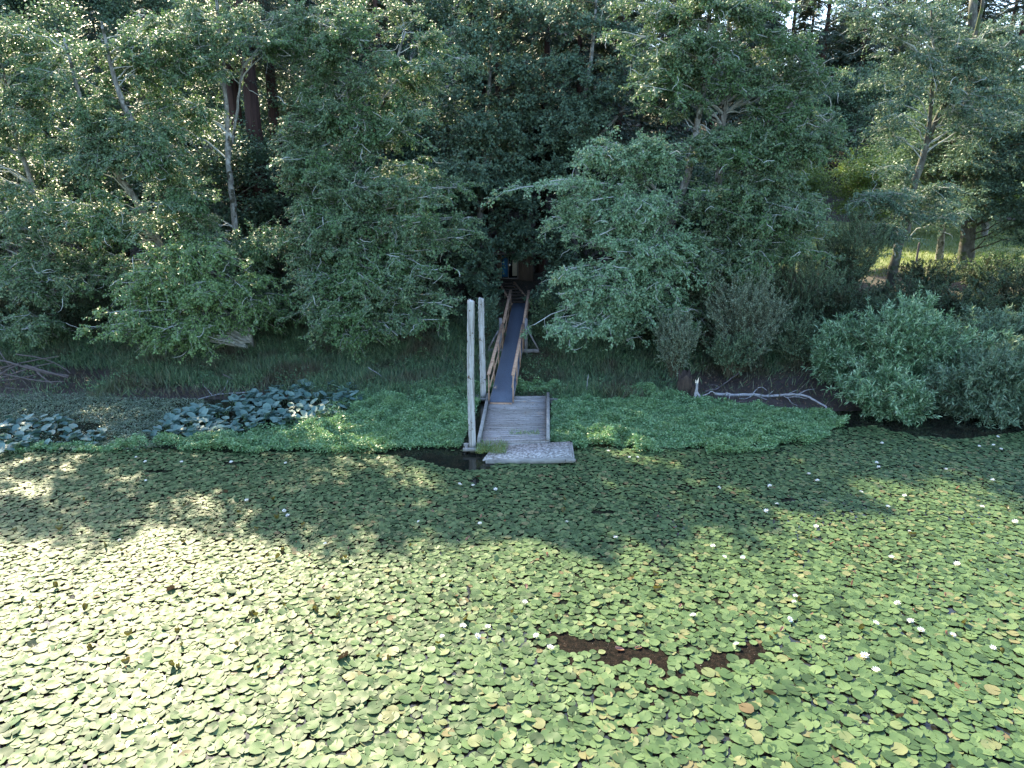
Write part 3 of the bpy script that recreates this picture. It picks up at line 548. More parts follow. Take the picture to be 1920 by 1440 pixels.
# upper stair rails
st = thing('stair_railing', (0, 41, 2), 'pair of brown stair rails climbing from the gangway to the cabin', 'railing')
def up_rail(pts, posts):
    mb = MB(); l = [P(a_, b_, c_) for a_, b_, c_ in pts]
    mb.beam(l[0], l[1], .11, .06); off = np.array([0, 0, -.42]); mb.beam(l[0] + off, l[1] + off, .05, .1)
    for t_ in posts:
        q_ = l[0] + (l[1] - l[0]) * t_; zg = float(ground_h(q_[0], q_[1])); mb.beam([q_[0], q_[1], min(zg, q_[2] - .9) - .1], q_, .07, .07, up=(0, 1, 0))
    kid(mb, 'handrail', M['rail'], st)
up_rail([(934, 527, 43.5), (961, 572, 40)], (.02, .5, .97)); up_rail([(964, 529, 43.5), (999, 573, 40)], (.02, .45, .97))
mb = MB()
for i in range(7):
    t_ = i / 6; c = P(948 + 28 * t_, 548 + 20 * t_, 43.6 - 3.2 * t_); c[2] = RT_[2] + .04 + (1 - t_) * .55 ; mb.box(c, (1.0, .5, .06))
kid(mb, 'treads', M['rotten'], st)

# ------------------------------------------------------------------ cabin behind the trees
CD = 46.0; z0 = float(P(960, 530, CD)[2]) - .05; xl, xr = P(932, 500, CD)[0], P(1000, 500, CD)[0]; ze = float(P(960, 474, CD)[2]); zr = float(P(960, 442, CD + 1.6)[2])
cab = thing('cabin', ((xl + xr) / 2, CD + 1.5, z0), 'small dark brown wooden cabin with curtained window up the bank', 'cabin')
wx0, wx1, wz0, wz1 = P(941, 0, CD)[0], P(970, 0, CD)[0], P(960, 521, CD)[2], P(960, 478, CD)[2]
wx0, wx1 = P(941, 500, CD)[0], P(970, 500, CD)[0]
mb = MB(); D2 = CD + 3.2
def wall(x0, x1, zA, zB, y=CD, th=.1): mb.box(((x0 + x1) / 2, y + th / 2, (zA + zB) / 2), (x1 - x0, th, zB - zA))
wall(xl, wx0, z0 - .6, ze); wall(wx1, xr, z0 - .6, ze); wall(wx0, wx1, z0 - .6, wz0); wall(wx0, wx1, wz1, ze)
mb.box((xl + .05, (CD + D2) / 2 + .05, (z0 - .6 + ze) / 2), (.1, D2 - CD - .1, ze - z0 + .6)); mb.box((xr - .05, (CD + D2) / 2 + .05, (z0 - .6 + ze) / 2), (.1, D2 - CD - .1, ze - z0 + .6)); wall(xl, xr, z0 - .6, ze, D2)
for i in range(12):
    xx = xl + (xr - xl) * (i + .5) / 12
    if not (wx0 - .08 < xx < wx1 + .08): mb.box((xx, CD - .012, (z0 + ze) / 2), (.03, .02, ze - z0))
kid(mb, 'wall', M['cabin'], cab)
mb = MB(); ym = CD + 1.6; e0 = [xl - .35, CD - .5, ze - .02]; e1 = [xr + .35, CD - .5, ze - .02]
v = np.array([e0, e1, [xr + .35, ym, zr], [xl - .35, ym, zr], [xl - .35, D2 + .5, ze - .02], [xr + .35, D2 + .5, ze - .02]]); v2 = v + [0, 0, .09]; V = np.vstack([v, v2])
mb.add(V, [[1, 0, 3, 2], [2, 3, 4, 5], [6, 7, 8, 9], [9, 8, 11, 10], [0, 1, 7, 6], [5, 4, 10, 11], [0, 6, 9, 3], [3, 9, 10, 4], [1, 2, 8, 7], [2, 5, 11, 8]]); kid(mb, 'roof', M['roof'], cab)
mb = MB(); mb.beam([xl - .35, CD - .53, ze], [xr + .35, CD - .53, ze], .05, .14); kid(mb, 'fascia', M['trim'], cab)
mb = MB(); c_ = (wx0 + wx1) / 2; W_ = wx1 - wx0
mb.box((c_, CD - .01, wz1 + .03), (W_ + .14, .05, .07)); mb.box((c_, CD - .01, wz0 - .03), (W_ + .14, .05, .07)); mb.box((wx0 - .03, CD - .01, (wz0 + wz1) / 2), (.06, .05, wz1 - wz0)); mb.box((wx1 + .03, CD - .01, (wz0 + wz1) / 2), (.06, .05, wz1 - wz0)); mb.box((wx0 + W_ * .42, CD, (wz0 + wz1) / 2), (.07, .05, wz1 - wz0))
fr_ = kid(mb, 'window', M['trim'], cab)
mb = MB(); mb.box((c_, CD + .09, (wz0 + wz1) / 2), (W_, .02, wz1 - wz0)); mb.v = [a_ for a_ in mb.v]; g_ = kid(mb, 'pane', M['glass'], cab); g_.parent = fr_
mb = MB(); mb.box((wx0 + W_ * .2, CD + .065, (wz0 + wz1) / 2), (W_ * .36, .02, (wz1 - wz0) * .92)); g_ = kid(mb, 'curtain', M['blue'], cab); g_.parent = fr_; tag(g_, 'blue curtain')
mb = MB(); mb.box((wx1 - W_ * .17, CD + .065, (wz0 + wz1) / 2 - .03), (W_ * .3, .02, (wz1 - wz0) * .8)); g_ = kid(mb, 'curtain', M['cream'], cab); g_.parent = fr_; tag(g_, 'cream curtain')
# half hidden house on the slope
HD = 58.; hc = P(860, 262, HD); hs = thing('house', (hc[0], hc[1] + 3, float(ground_h(hc[0], hc[1]))), 'pinkish brown house glimpsed between crowns up the wooded slope', 'house')
zg = float(ground_h(hc[0], hc[1])) - .5; zt = float(P(860, 236, HD)[2]); mb = MB(); mb.box((hc[0], HD + 3, (zg + zt) / 2), (5.2, 6, zt - zg)); kid(mb, 'wall', matt('house_wall', (.42, .3, .27)), hs)
mb = MB(); v = np.array([[hc[0] - 3, HD - .6, zt], [hc[0] + 3, HD - .6, zt], [hc[0] + 3, HD + 3, zt + 1.6], [hc[0] - 3, HD + 3, zt + 1.6], [hc[0] - 3, HD + 6.6, zt], [hc[0] + 3, HD + 6.6, zt]]); V = np.vstack([v, v + [0, 0, .12]])
mb.add(V, [[1, 0, 3, 2], [2, 3, 4, 5], [6, 7, 8, 9], [9, 8, 11, 10], [0, 1, 7, 6], [5, 4, 10, 11], [0, 6, 9, 3], [3, 9, 10, 4], [1, 2, 8, 7], [2, 5, 11, 8]]); kid(mb, 'roof', M['roof'], hs)
for px in (835, 872):
    mb = MB(); c = P(px, 250, HD); mb.box((c[0], HD - .05, zt - .75), (.7, .08, .8)); f_ = kid(mb, 'window', M['trim'], hs); mb = MB(); mb.box((c[0], HD - .1, zt - .75), (.58, .03, .68)); g_ = kid(mb, 'pane', M['glass'], hs); g_.parent = f_
mb = MB()
for px in (832, 884, 893): c = P(px, 270, HD - 1.5); mb.box((c[0], HD - 1.5, zt - 1.2), (.14, .14, 2.4))
kid(mb, 'porch_posts', M['cream'], hs)

# ------------------------------------------------------------------ trees
def tree(name, label, cat, trunks, lobes, leafm, barkm, twigm, leaf=(.115, .085), nsec=11, nter=6, nleaf=14, group=None, seclen=(.7, 1.7), droop=.25, up=1.0, rootD=None, sidev=1.0, bulk=None):
    """trunks: list of (points in world, r0, r1); lobes: (px,py,D, rpx,rpy,rD, n)"""
    base = trunks[0][0][0]; root = thing(name, base, label, cat, group)
    tp = []
    mb = MB()
    for pts, r0, r1 in trunks:
        l = limb(mb, pts, r0, r1, 9, 7, .05); tp.append(l)
    kid(mb, 'trunk', barkm, root, True); tp = np.concatenate(tp)
    T = []
    for px, py, D, rx, ry, rD, n in lobes:
        u = nrm(rng.normal(size=(n, 3))) * (rng.random((n, 1)) ** .4)
        T.append(P(px + u[:, 0] * rx, py + u[:, 1] * ry, D + u[:, 2] * rD))
    T = np.concatenate(T); N = len(T)
    T[:, 2] = np.maximum(T[:, 2], ground_h(T[:, 0], T[:, 1]) + .5)
    # root of each limb: trunk point somewhat below the tip
    dh = np.linalg.norm(T[:, None, :2] - tp[None, :, :2], axis=-1); want = T[:, None, 2] - .35 * dh + rng.normal(size=(N, 1)) * .5
    cost = np.abs(tp[None, :, 2] - want) + .35 * dh; ri = cost.argmin(1); Rt = tp[ri]
    L = np.linalg.norm(T - Rt, axis=1); keepw = L > .4; T, Rt, L = T[keepw], Rt[keepw], L[keepw]; N = len(T)
    K = 9; s = np.linspace(0, 1, K)[None, :, None]
    mid = (Rt + T) / 2 + np.array([0, 0, 1.]) * (L * .16)[:, None] + rng.normal(size=(N, 3)) * .12 * L[:, None] * .5
    cur = (1 - s) ** 2 * Rt[:, None] + 2 * s * (1 - s) * mid[:, None] + s ** 2 * T[:, None]
    cur[:, 1:-1] += rng.normal(size=(N, K - 2, 3)) * .06
    mbt = MB(); r0 = np.clip(L * .011, .015, .075); mbt.tubes(cur, r0[:, None] * np.linspace(1, .22, K)[None], 5)
    # secondaries
    t_ = rng.uniform(.38, 1.0, (N, nsec)); fi = t_ * (K - 1); i0 = np.minimum(fi.astype(int), K - 2); fr2 = (fi - i0)[..., None]; ar = np.arange(N)[:, None]
    p0 = cur[ar, i0] * (1 - fr2) + cur[ar, i0 + 1] * fr2; td = nrm(cur[ar, i0 + 1] - cur[ar, i0])
    sgn = np.where(rng.random((N, nsec, 1)) < .5, -1., 1.); side = nrm(np.cross(td, [0, 0, 1.]) + rng.normal(size=td.shape) * .25)
    d = nrm(td * rng.uniform(.3, 1.1, sgn.shape) + side * sgn * rng.uniform(.3, 1.1, sgn.shape) * sidev + np.array([0, 0, 1]) * rng.uniform(-.25, .35, sgn.shape) * up)
    sl = rng.uniform(*seclen, (N, nsec, 1)) * np.clip(1.25 - .45 * t_[..., None], .5, 1.2)
    K2 = 5; s2 = np.linspace(0, 1, K2)[None, None, :, None]
    sec = p0[:, :, None] + d[:, :, None] * sl[:, :, None] * s2 + np.array([0, 0, -1]) * (droop * sl[:, :, None] * s2 ** 2) ; sec[:, :, 1:] += rng.normal(size=sec[:, :, 1:].shape) * .035
    sec = sec.reshape(-1, K2, 3); mbt.tubes(sec, np.linspace(.013, .004, K2)[None].repeat(len(sec), 0), 3)
    # twigs
    M2 = len(sec); t3 = rng.uniform(.15, 1, (M2, nter)); fi = t3 * (K2 - 1); i0 = np.minimum(fi.astype(int), K2 - 2); fr2 = (fi - i0)[..., None]; ar = np.arange(M2)[:, None]
    q0 = sec[ar, i0] * (1 - fr2) + sec[ar, i0 + 1] * fr2; td = nrm(sec[ar, i0 + 1] - sec[ar, i0])
    d3 = nrm(td * .7 + rng.normal(size=td.shape) * [.75, .75, .4]); l3 = rng.uniform(.18, .5, (M2, nter, 1)); q1 = q0 + d3 * l3 * .6 + rng.normal(size=q0.shape) * .02; q2 = q0 + d3 * l3 + [0, 0, -.05]
    tw = np.stack([q0, q1, q2], 2).reshape(-1, 3, 3); kk = rng.random(len(tw)) < .45; mbt.tubes(tw[kk], np.array([[.005, .004, .002]]).repeat(kk.sum(), 0), 3)
    # bare lichen-covered crooked twigs
    nb = int(M2 * .09); bi = rng.integers(0, M2, nb); b0 = sec[bi, -1]; bd = nrm(sec[bi, -1] - sec[bi, -2] + rng.normal(size=(nb, 3)) * .4); pts = [b0]
    for j in range(4): bd = nrm(bd + rng.normal(size=bd.shape) * .45); pts.append(pts[-1] + bd * .17)
    mbt.tubes(np.stack(pts, 1), np.array([[.017, .016, .014, .01, .004]]).repeat(nb, 0), 4)
    kid(mbt, 'branches', twigm, root)
    # leaves
    Q = len(tw); t4 = rng.random((Q, nleaf, 1)); lp_ = tw[:, None, 0] * (1 - t4) + tw[:, None, 2] * t4 + rng.normal(size=(Q, nleaf, 3)) * [.055, .055, .035]
    ax = nrm((tw[:, 2] - tw[:, 0])[:, None] * .8 + rng.normal(size=lp_.shape) * .35 + [0, 0, -.08]); nn = rng.normal(size=lp_.shape) * .45 + [0, -.55, 1.]
    sz_ = rng.uniform(.7, 1.2, (Q * nleaf,)); mbl = MB(); mbl.leaves(lp_.reshape(-1, 3), ax.reshape(-1, 3), nn.reshape(-1, 3), leaf[0] * sz_, leaf[1] * sz_, .14)
    kid(mbl, 'crown', leafm, root); return root
def gp(px, py, D, dz=0): p = P(px, py, D); return np.array([p[0], D, float(ground_h(p[0], D)) - .2 + dz])

# left alder: leaning trunks, drooping over the bank
tree('alder_tree', 'big alder at the far left with glinting leaves and trunks leaning left', 'tree',
     [([gp(395, 600, 36), P(340, 380, 35.5), P(255, 240, 35), P(215, 150, 34.6), P(190, 40, 34.5)], .24, .05), ([gp(380, 600, 36.1), P(280, 420, 35.5), P(170, 250, 35), P(150, 180, 34.6), P(120, 70, 34.5)], .2, .05), ([gp(110, 600, 36.4), P(80, 420, 36), P(30, 250, 35.6), P(0, 100, 35.5)], .18, .04)],
     [(90, 230, 34.5, 150, 70, 2, 26), (50, 110, 35, 160, 80, 2.5, 18), (250, 110, 35, 130, 80, 2.5, 18), (240, 270, 33.6, 130, 60, 1.6, 18), (60, 400, 33.5, 110, 60, 1.8, 17), (200, 400, 33, 130, 50, 1.5, 16), (330, 360, 34, 90, 70, 1.5, 12), (60, 530, 33, 90, 50, 1.5, 11), (-120, 350, 34.5, 100, 160, 2, 18), (30, 610, 32.5, 80, 28, 1, 7), (150, 490, 34, 110, 40, 1.2, 12)],
     M['alder'], M['bark'], M['twig'])
tree('alder_tree', 'low fresh green alder spray drooping over the left bank', 'tree',
     [([gp(470, 600, 35.2), P(440, 540, 34.6), P(370, 500, 33.6), P(310, 470, 32.8)], .13, .05)],
     [(300, 545, 31.8, 130, 45, 1.3, 19), (240, 610, 31.3, 80, 35, 1, 11), (350, 490, 32.6, 90, 40, 1, 9), (340, 615, 31.5, 70, 25, .8, 6), (440, 550, 33, 60, 50, 1, 6)],
     M['alder_fresh'], M['bark'], M['twig'], droop=.35)
tree('alder_tree', 'slender white mottled alder with forked trunk left of the redwoods', 'tree',
     [([gp(444, 560, 36.5), P(438, 400, 36.4), P(428, 300, 36.3), P(424, 200, 36.2), P(412, 60, 36.2), P(400, -60, 36.2)], .17, .05), ([P(428, 300, 36.3), P(440, 240, 36.2), P(449, 170, 36.1), P(462, 60, 36)], .08, .04)],
     [(330, 190, 36, 80, 60, 1.5, 8), (400, 60, 36, 90, 80, 2, 14), (520, 60, 36, 70, 60, 2, 9), (370, 430, 35, 60, 60, 1.3, 7), (470, 470, 35, 60, 60, 1.3, 7), (500, 560, 34, 60, 40, 1, 7), (500, 465, 35.4, 50, 22, 1, 5), (330, 60, 36.5, 90, 80, 2, 10)],
     M['alder'], M['bark'], M['twig'])
# centre-left alder
tree('alder_tree', 'broad alder left of the mooring piles with limbs reaching over the bank', 'tree',
     [([gp(655, 600, 37), P(650, 420, 36.7), P(640, 300, 36.3), P(650, 200, 36), P(662, 60, 36)], .22, .06), ([P(640, 310, 36.4), P(690, 240, 36), P(730, 150, 35.8), P(760, 60, 35.5)], .1, .04)],
     [(640, 240, 34.8, 120, 55, 1.5, 20), (760, 215, 34.8, 75, 40, 1.5, 10), (660, 130, 35.5, 150, 60, 2, 18), (820, 110, 36, 80, 60, 2, 9), (590, 330, 34, 70, 60, 1.5, 12), (740, 360, 33.6, 130, 42, 1.5, 18), (620, 430, 33.4, 100, 45, 1.5, 14), (790, 440, 33, 80, 42, 1.3, 13), (700, 510, 32.6, 150, 42, 1.3, 24), (610, 585, 32.3, 75, 35, 1, 11), (770, 575, 32.2, 90, 35, 1, 13), (700, 620, 31.8, 60, 22, .8, 7), (560, 500, 33.6, 40, 60, 1, 7), (655, 20, 36, 120, 60, 2, 14), (820, 330, 35, 60, 50, 1.2, 9), (860, 430, 34.6, 40, 35, 1, 6), (560, 400, 34.6, 40, 50, 1, 6)],
     M['alder'], M['bark'], M['twig'])
# centre-right alder, pale cascading sprays
tree('alder_tree', 'largest pale green alder right of the gangway with cascading lichen covered sprays', 'tree',
     [([gp(1262, 600, 37), P(1255, 450, 36.6), P(1292, 320, 36.2), P(1308, 230, 36), P(1322, 150, 36), P(1330, 40, 36), P(1330, -60, 36)], .24, .06), ([P(1262, 400, 36.5), P(1200, 320, 35.5), P(1150, 270, 35)], .1, .03), ([P(1300, 290, 36.2), P(1400, 250, 35.5), P(1480, 200, 35), P(1530, 120, 35)], .12, .04)],
     [(1050, 370, 33.6, 110, 38, 1.3, 17), (1160, 410, 33, 120, 55, 1.3, 22), (1200, 480, 32.6, 110, 50, 1.2, 20), (1100, 540, 32, 100, 50, 1.2, 20), (1080, 610, 31.6, 85, 38, 1, 14), (1210, 570, 32.2, 70, 45, 1, 10), (1160, 290, 34.4, 110, 55, 1.4, 14)],
     M['alder_pale'], M['bark'], M['twig'])
tree('alder_tree', 'tall dense green alder filling the upper right centre', 'tree',
     [([gp(1330, 600, 37.5), P(1340, 450, 37), P(1350, 300, 36.6), P(1362, 150, 36.4), P(1370, 0, 36.3), P(1375, -80, 36.3)], .22, .06), ([P(1345, 380, 36.8), P(1430, 320, 36), P(1500, 280, 35.5), P(1560, 220, 35)], .1, .03)],
     [(1400, 260, 34.6, 130, 70, 1.7, 24), (1500, 230, 34.8, 90, 60, 1.5, 14), (1350, 130, 35.4, 160, 80, 2, 24), (1500, 110, 35.6, 90, 70, 2, 13), (1460, 380, 33.8, 100, 50, 1.4, 17), (1530, 400, 34, 60, 45, 1.3, 9), (1340, 380, 34, 80, 60, 1.4, 12), (1420, 460, 33.6, 80, 40, 1.2, 9), (1230, 130, 35.6, 90, 70, 2, 12), (1360, 10, 36, 160, 60, 2, 17), (1200, 20, 36, 90, 60, 2, 8), (1530, 460, 34, 50, 30, 1, 5), (1300, 480, 34, 70, 60, 1.2, 12), (1400, 520, 33.4, 70, 40, 1.1, 8), (1280, 590, 32.8, 50, 40, 1, 7)],
     M['alder'], M['bark'], M['twig'])
# right alders by the clearing
tree('leaning_tree', 'crooked alder leaning right with mossy trunk beside the sunny clearing', 'tree',
     [([gp(1672, 500, 40), P(1690, 440, 40), P(1704, 380, 39.9), P(1728, 300, 39.8), P(1748, 240, 39.8), P(1785, 170, 39.7), P(1830, 60, 39.5), P(1850, -40, 39.5)], .26, .07), ([P(1735, 280, 39.8), P(1745, 200, 39.6), P(1750, 120, 39.5), P(1745, 20, 39.5)], .12, .05)],
     [(1660, 360, 38.3, 70, 45, 1.2, 9), (1740, 390, 38.2, 80, 45, 1.2, 9), (1720, 120, 39, 110, 70, 1.5, 14), (1830, 200, 38.5, 100, 60, 1.5, 13), (1640, 230, 39, 60, 50, 1.2, 5), (1860, 100, 39, 100, 80, 1.8, 13), (1700, 20, 39, 150, 60, 2, 15), (1650, 430, 38.5, 50, 30, 1, 5)],
     M['maple'], M['bark_dark'], M['twig'], nleaf=10)
tree('broadleaf_tree', 'stout straight tree trunk rising from the sunlit clearing on the right', 'tree',
     [([gp(1814, 476, 48), P(1816, 420, 48), P(1818, 340, 48), P(1812, 240, 48), P(1820, 120, 48), P(1825, 0, 48)], .5, .22)],
     [(1880, 330, 45, 80, 45, 1.5, 14), (1850, 385, 44.5, 80, 28, 1.2, 8), (1890, 240, 46, 90, 60, 2, 12), (1820, 300, 46, 60, 40, 1.5, 8), (1880, 120, 47, 110, 80, 2, 16), (1990, 300, 46, 80, 120, 2, 14), (1760, 60, 48, 110, 70, 2, 12), (1950, 420, 44, 60, 30, 1, 5)],
     M['maple'], M['bark_dark'], M['twig_dark'], leaf=(.13, .1), nleaf=9)
# centre: dark maples behind
tree('maple_tree', 'dark broadleaf maple in the shadow above the cabin', 'tree',
     [([gp(905, 540, 43), P(900, 400, 43), P(912, 250, 43), P(920, 100, 43), P(925, -40, 43)], .2, .06)],
     [(930, 250, 42, 90, 60, 1.5, 16), (880, 350, 41.5, 70, 50, 1.5, 11), (960, 340, 42, 70, 50, 1.5, 9), (860, 440, 40.5, 60, 45, 1.2, 10), (970, 430, 42.6, 50, 25, 1, 5), (930, 130, 43, 120, 70, 2, 18), (1010, 220, 42.5, 70, 60, 1.5, 10), (890, 520, 39.5, 40, 45, 1, 7), (850, 320, 40, 60, 40, 1.3, 11), (988, 462, 43.6, 16, 14, .5, 2), (930, 20, 43, 130, 70, 2, 16)],
     M['maple'], M['bark'], M['twig_dark'], leaf=(.15, .13), nleaf=8)
tree('maple_tree', 'second dark maple with bright sunlit leaf edges right of the cabin', 'tree',
     [([gp(1075, 520, 43), P(1080, 400, 43), P(1085, 250, 42.5), P(1110, 100, 42.5), P(1120, -30, 42.5)], .2, .06), ([P(1082, 300, 42.6), P(1170, 200, 42), P(1190, 100, 42)], .09, .04)],
     [(1090, 230, 41, 80, 60, 1.5, 13), (1130, 130, 41.5, 100, 70, 2, 15), (1050, 450, 41, 50, 40, 1, 6), (1030, 540, 38.5, 30, 30, 1, 4), (1110, 20, 42.5, 130, 70, 2, 14), (1020, 290, 42, 60, 50, 1.3, 6)],
     M['maple'], M['bark'], M['twig_dark'], leaf=(.14, .11), nleaf=9)

# redwoods: three thick furrowed trunks
def redwood(px, D, r, label, top=23):
    b_ = gp(px, 500, D); root = thing('redwood_tree', b_, label, 'tree', 'redwoods behind the left alders'); K = 26; S = 28; zs = np.linspace(0, top, K); a = np.arange(S) / S * 6.283
    rr = r * (1.35 * np.exp(-zs / 1.6) * .35 + 1 - zs / top * .6); fl2 = 1 + .05 * np.sin(a * 9 + 1) + .03 * np.sin(a * 14)
    v = np.stack([b_[0] + rr[:, None] * fl2 * np.cos(a), b_[1] + rr[:, None] * fl2 * np.sin(a), (b_[2] + zs)[:, None] + 0 * a], -1)
    f = [[k_ * S + j, k_ * S + (j + 1) % S, (k_ + 1) * S + (j + 1) % S, (k_ + 1) * S + j] for k_ in range(K - 1) for j in range(S)]
    mb = MB(); mb.add(v, f); kid(mb, 'trunk', M['redwood'], root, True); o = bpy.data.objects.new('crown', None)
    return root, b_
conv = None
def conifer_mesh(seed, H=18, z0=3.5, rad=3.2, n=150, leaf=.3):
    r_ = np.random.default_rng(seed); mb = MB(); zs = z0 + (H - z0) * r_.random(n) ** .85; a = r_.random(n) * 6.283; L = rad * (1 - (zs - z0) / (H - z0)) ** .7 * r_.uniform(.7, 1.1, n) + .3
    d = np.stack([np.cos(a), np.sin(a), 0 * a], -1); K = 7; s = np.linspace(0, 1, K)[None, :, None]
    cur = np.stack([0 * a, 0 * a, zs], -1)[:, None] + d[:, None] * L[:, None, None] * s + np.array([0, 0, 1]) * (.12 * s - .42 * s ** 2) * L[:, None, None]
    mbr = MB(); mbr.tubes(cur, np.linspace(.04, .01, K)[None].repeat(n, 0), 4)
    m_ = 150; t_ = r_.random((n, m_)) ** .7; fi = t_ * (K - 1); i0 = np.minimum(fi.astype(int), K - 2); fr2 = (fi - i0)[..., None]; p = cur[np.arange(n)[:, None], i0] * (1 - fr2) + cur[np.arange(n)[:, None], i0 + 1] * fr2
    side = np.cross(d, [0, 0, 1.])[:, None] * np.where(r_.random((n, m_, 1)) < .5, -1, 1)
    p = p + side * r_.random((n, m_, 1)) * (L[:, None] * .28 * (1.1 - t_))[..., None]
    ax = side * .8 + d[:, None] * .6 + [0, 0, -.45] + r_.normal(size=p.shape) * .2
    mb.leaves(p.reshape(-1, 3), ax.reshape(-1, 3), (r_.normal(size=p.shape) * .35 + [0, 0, 1]).reshape(-1, 3), leaf * r_.uniform(.6, 1.2, n * m_), .06, .1)
    return mb.mesh('crown', M['conifer']), mbr.mesh('branches', M['twig_dark'])
CM = [conifer_mesh(11), conifer_mesh(12, 20, 5, 3.6, 160), conifer_mesh(13, 15, 2.0, 2.8, 130)]
def trunkmesh(H, r):
    mb = MB(); zs = np.linspace(-.5, H, 9); mb.tubes(np.stack([.1 * np.sin(zs * .4), .1 * np.cos(zs * .3), zs], -1)[None], np.linspace(r, .04, 9)[None], 8); return mb.mesh('trunk', M['redwood'], True)
TM = [trunkmesh(17.5, .28), trunkmesh(19.5, .32), trunkmesh(14.5, .24)]
def conifer(x, y, k, s, label, group, name='conifer_tree'):
    root = thing(name, (x, y, float(ground_h(x, y)) - .1), label, 'tree', group); root.rotation_euler = (0, 0, rng.random() * 6); root.scale = (s,) * 3
    for me in (TM[k], CM[k][1], CM[k][0]):
        o = bpy.data.objects.new(me.name.split('.')[0], me); sc.collection.objects.link(o); o.parent = root
for px, D, r, lab in ((470, 46, .5, 'leftmost of the three thick dark redwood trunks'), (501, 45, .56, 'middle of the three redwood trunks, reddish at its foot'), (538, 47.5, .42, 'rightmost and thinnest of the three redwood trunks')):
    root, b_ = redwood(px, D, r, lab)
    for me, nm in ((CM[1][0], 'crown'), (CM[1][1], 'branches')):
        o = bpy.data.objects.new(nm, me); sc.collection.objects.link(o); o.parent = root; o.location = (0, 0, 8.5); o.rotation_euler = (0, 0, rng.random() * 6); o.scale = (.75, .75, .73)
for x, y, k, s in ((-7.8, 46, 1, 1.08), (-8.3, 49.5, 1, 1.22), (-1.8, 50, 0, 1.15), (2.0, 49, 1, 1.2), (6.5, 47, 0, 1.2), (-.8, 48.5, 0, 1.1), (4.2, 47.5, 2, 1.35), (9.5, 47, 2, 1.1), (13.5, 44.5, 2, 1.15), (-11, 52, 0, 1), (-21, 46, 1, .8), (-26, 50, 0, .9), (-15, 57, 1, .9), (0, 60, 0, .95), (7, 60, 1, .9)):
    conifer(x, y, k, s, 'dark conifer standing in shadow behind the shoreline trees', 'conifers behind the shoreline trees')
for x, y, k, s in [(x_ + rng.uniform(-1, 1), y_ + rng.uniform(-2, 2), int(rng.integers(3)), rng.uniform(1.25, 1.6)) for y_ in (97, 106, 116) for x_ in range(8, 84, 6)]:
    conifer(x, y, k, s, 'black green conifer on the far side of the sunny clearing', 'conifers beyond the clearing')

# generic broadleaf background trees on the slope (shared mesh)
def proto_tree(seed, leafm, H=11, R_=4, n=150, leaf=.2):
    r_ = np.random.default_rng(seed); u = nrm(r_.normal(size=(n, 3))) * (r_.random((n, 1)) ** .35); T = u * [R_, R_, H * .4] + [0, 0, H * .6]
    Rt = np.stack([0 * T[:, 0], 0 * T[:, 0], np.clip(T[:, 2] - .5 * R_, H * .2, H)], -1); K = 6; s = np.linspace(0, 1, K)[None, :, None]; cur = Rt[:, None] * (1 - s) + T[:, None] * s + np.array([0, 0, .8]) * s * (1 - s)
    mbr = MB(); mbr.tubes(cur, np.linspace(.06, .015, K)[None].repeat(n, 0), 4); zs = np.linspace(-.5, H * .9, 8); mbr.tubes(np.stack([.2 * np.sin(zs * .5), .15 * np.cos(zs * .4), zs], -1)[None], np.linspace(.28, .05, 8)[None], 8)
    m_ = 170; c = T[:, None] + r_.normal(size=(n, m_, 3)) * [.62, .62, .22] + np.array([0, 0, -.15]); mb = MB()
    mb.leaves(c.reshape(-1, 3), r_.normal(size=(n * m_, 3)) * [1, 1, .5], r_.normal(size=(n * m_, 3)) * .5 + [0, -.2, 1], leaf * r_.uniform(.6, 1.2, n * m_), leaf * .7, .12)
    return mb.mesh('crown', leafm), mbr.mesh('trunk', M['bark'])
PT = [proto_tree(21, M['maple']), proto_tree(22, M['sunny'], 9, 3.6), proto_tree(23, M['maple'], 13, 4.4, 170)]
def bgtree(x, y, k, s, label, group):
    root = thing('broadleaf_tree', (x, y, float(ground_h(x, y)) - .1), label, 'tree', group); root.rotation_euler = (0, 0, rng.random() * 6); root.scale = (s,) * 3
    for me, nm in ((PT[k][1], 'trunk'), (PT[k][0], 'crown')): o = bpy.data.objects.new(nm, me); sc.collection.objects.link(o); o.parent = root
for x, y, k, s in ((-24, 42, 0, .9), (-17, 43, 0, .95), (-30, 40, 2, .9), (-9, 43, 0, .85), (-4.5, 47.5, 2, .9), (9, 43, 0, .85), (4.5, 50, 2, .9), (-13, 50, 2, 1), (-37, 44, 2, 1), (12, 40.5, 0, .8), (1, 56, 2, 1), (-8, 58, 2, 1), (-20, 56, 2, 1), (-28, 56, 2, 1)):
    bgtree(x, y, k, s, 'shadowed broadleaf tree filling the woods behind the shore', 'broadleaf trees in the woods behind the shore')
for x, y, k, s in ((31, 66, 1, .9), (37, 70, 1, 1.1), (43, 68, 1, 1.1), (26, 70, 1, .8), (48, 76, 1, 1.2)):
    bgtree(x, y, k, s, 'yellow green sunlit tree at the edge of the clearing', 'sunlit trees around the clearing')
far = []
for yy in (62, 68, 75, 83, 92, 103):
    for xx in np.arange(-62, 62, 5.2):
        x_ = xx + rng.uniform(-2, 2); y_ = yy + rng.uniform(-3, 3)
        if abs(x_) < .78 * y_ + 4 and not (x_ > 3 and y_ < 97): far.append((x_, y_))
for x, y in far:
    if rng.random() < .4: conifer(x, y, int(rng.integers(3)), rng.uniform(1.0, 1.3), 'distant dark conifer on the wooded slope behind the pond', 'conifers on the wooded slope')
    else: bgtree(x, y, int(rng.integers(2)) * 2, rng.uniform(1.0, 1.3), 'distant broadleaf tree on the wooded slope behind the pond', 'broadleaf trees on the wooded slope')
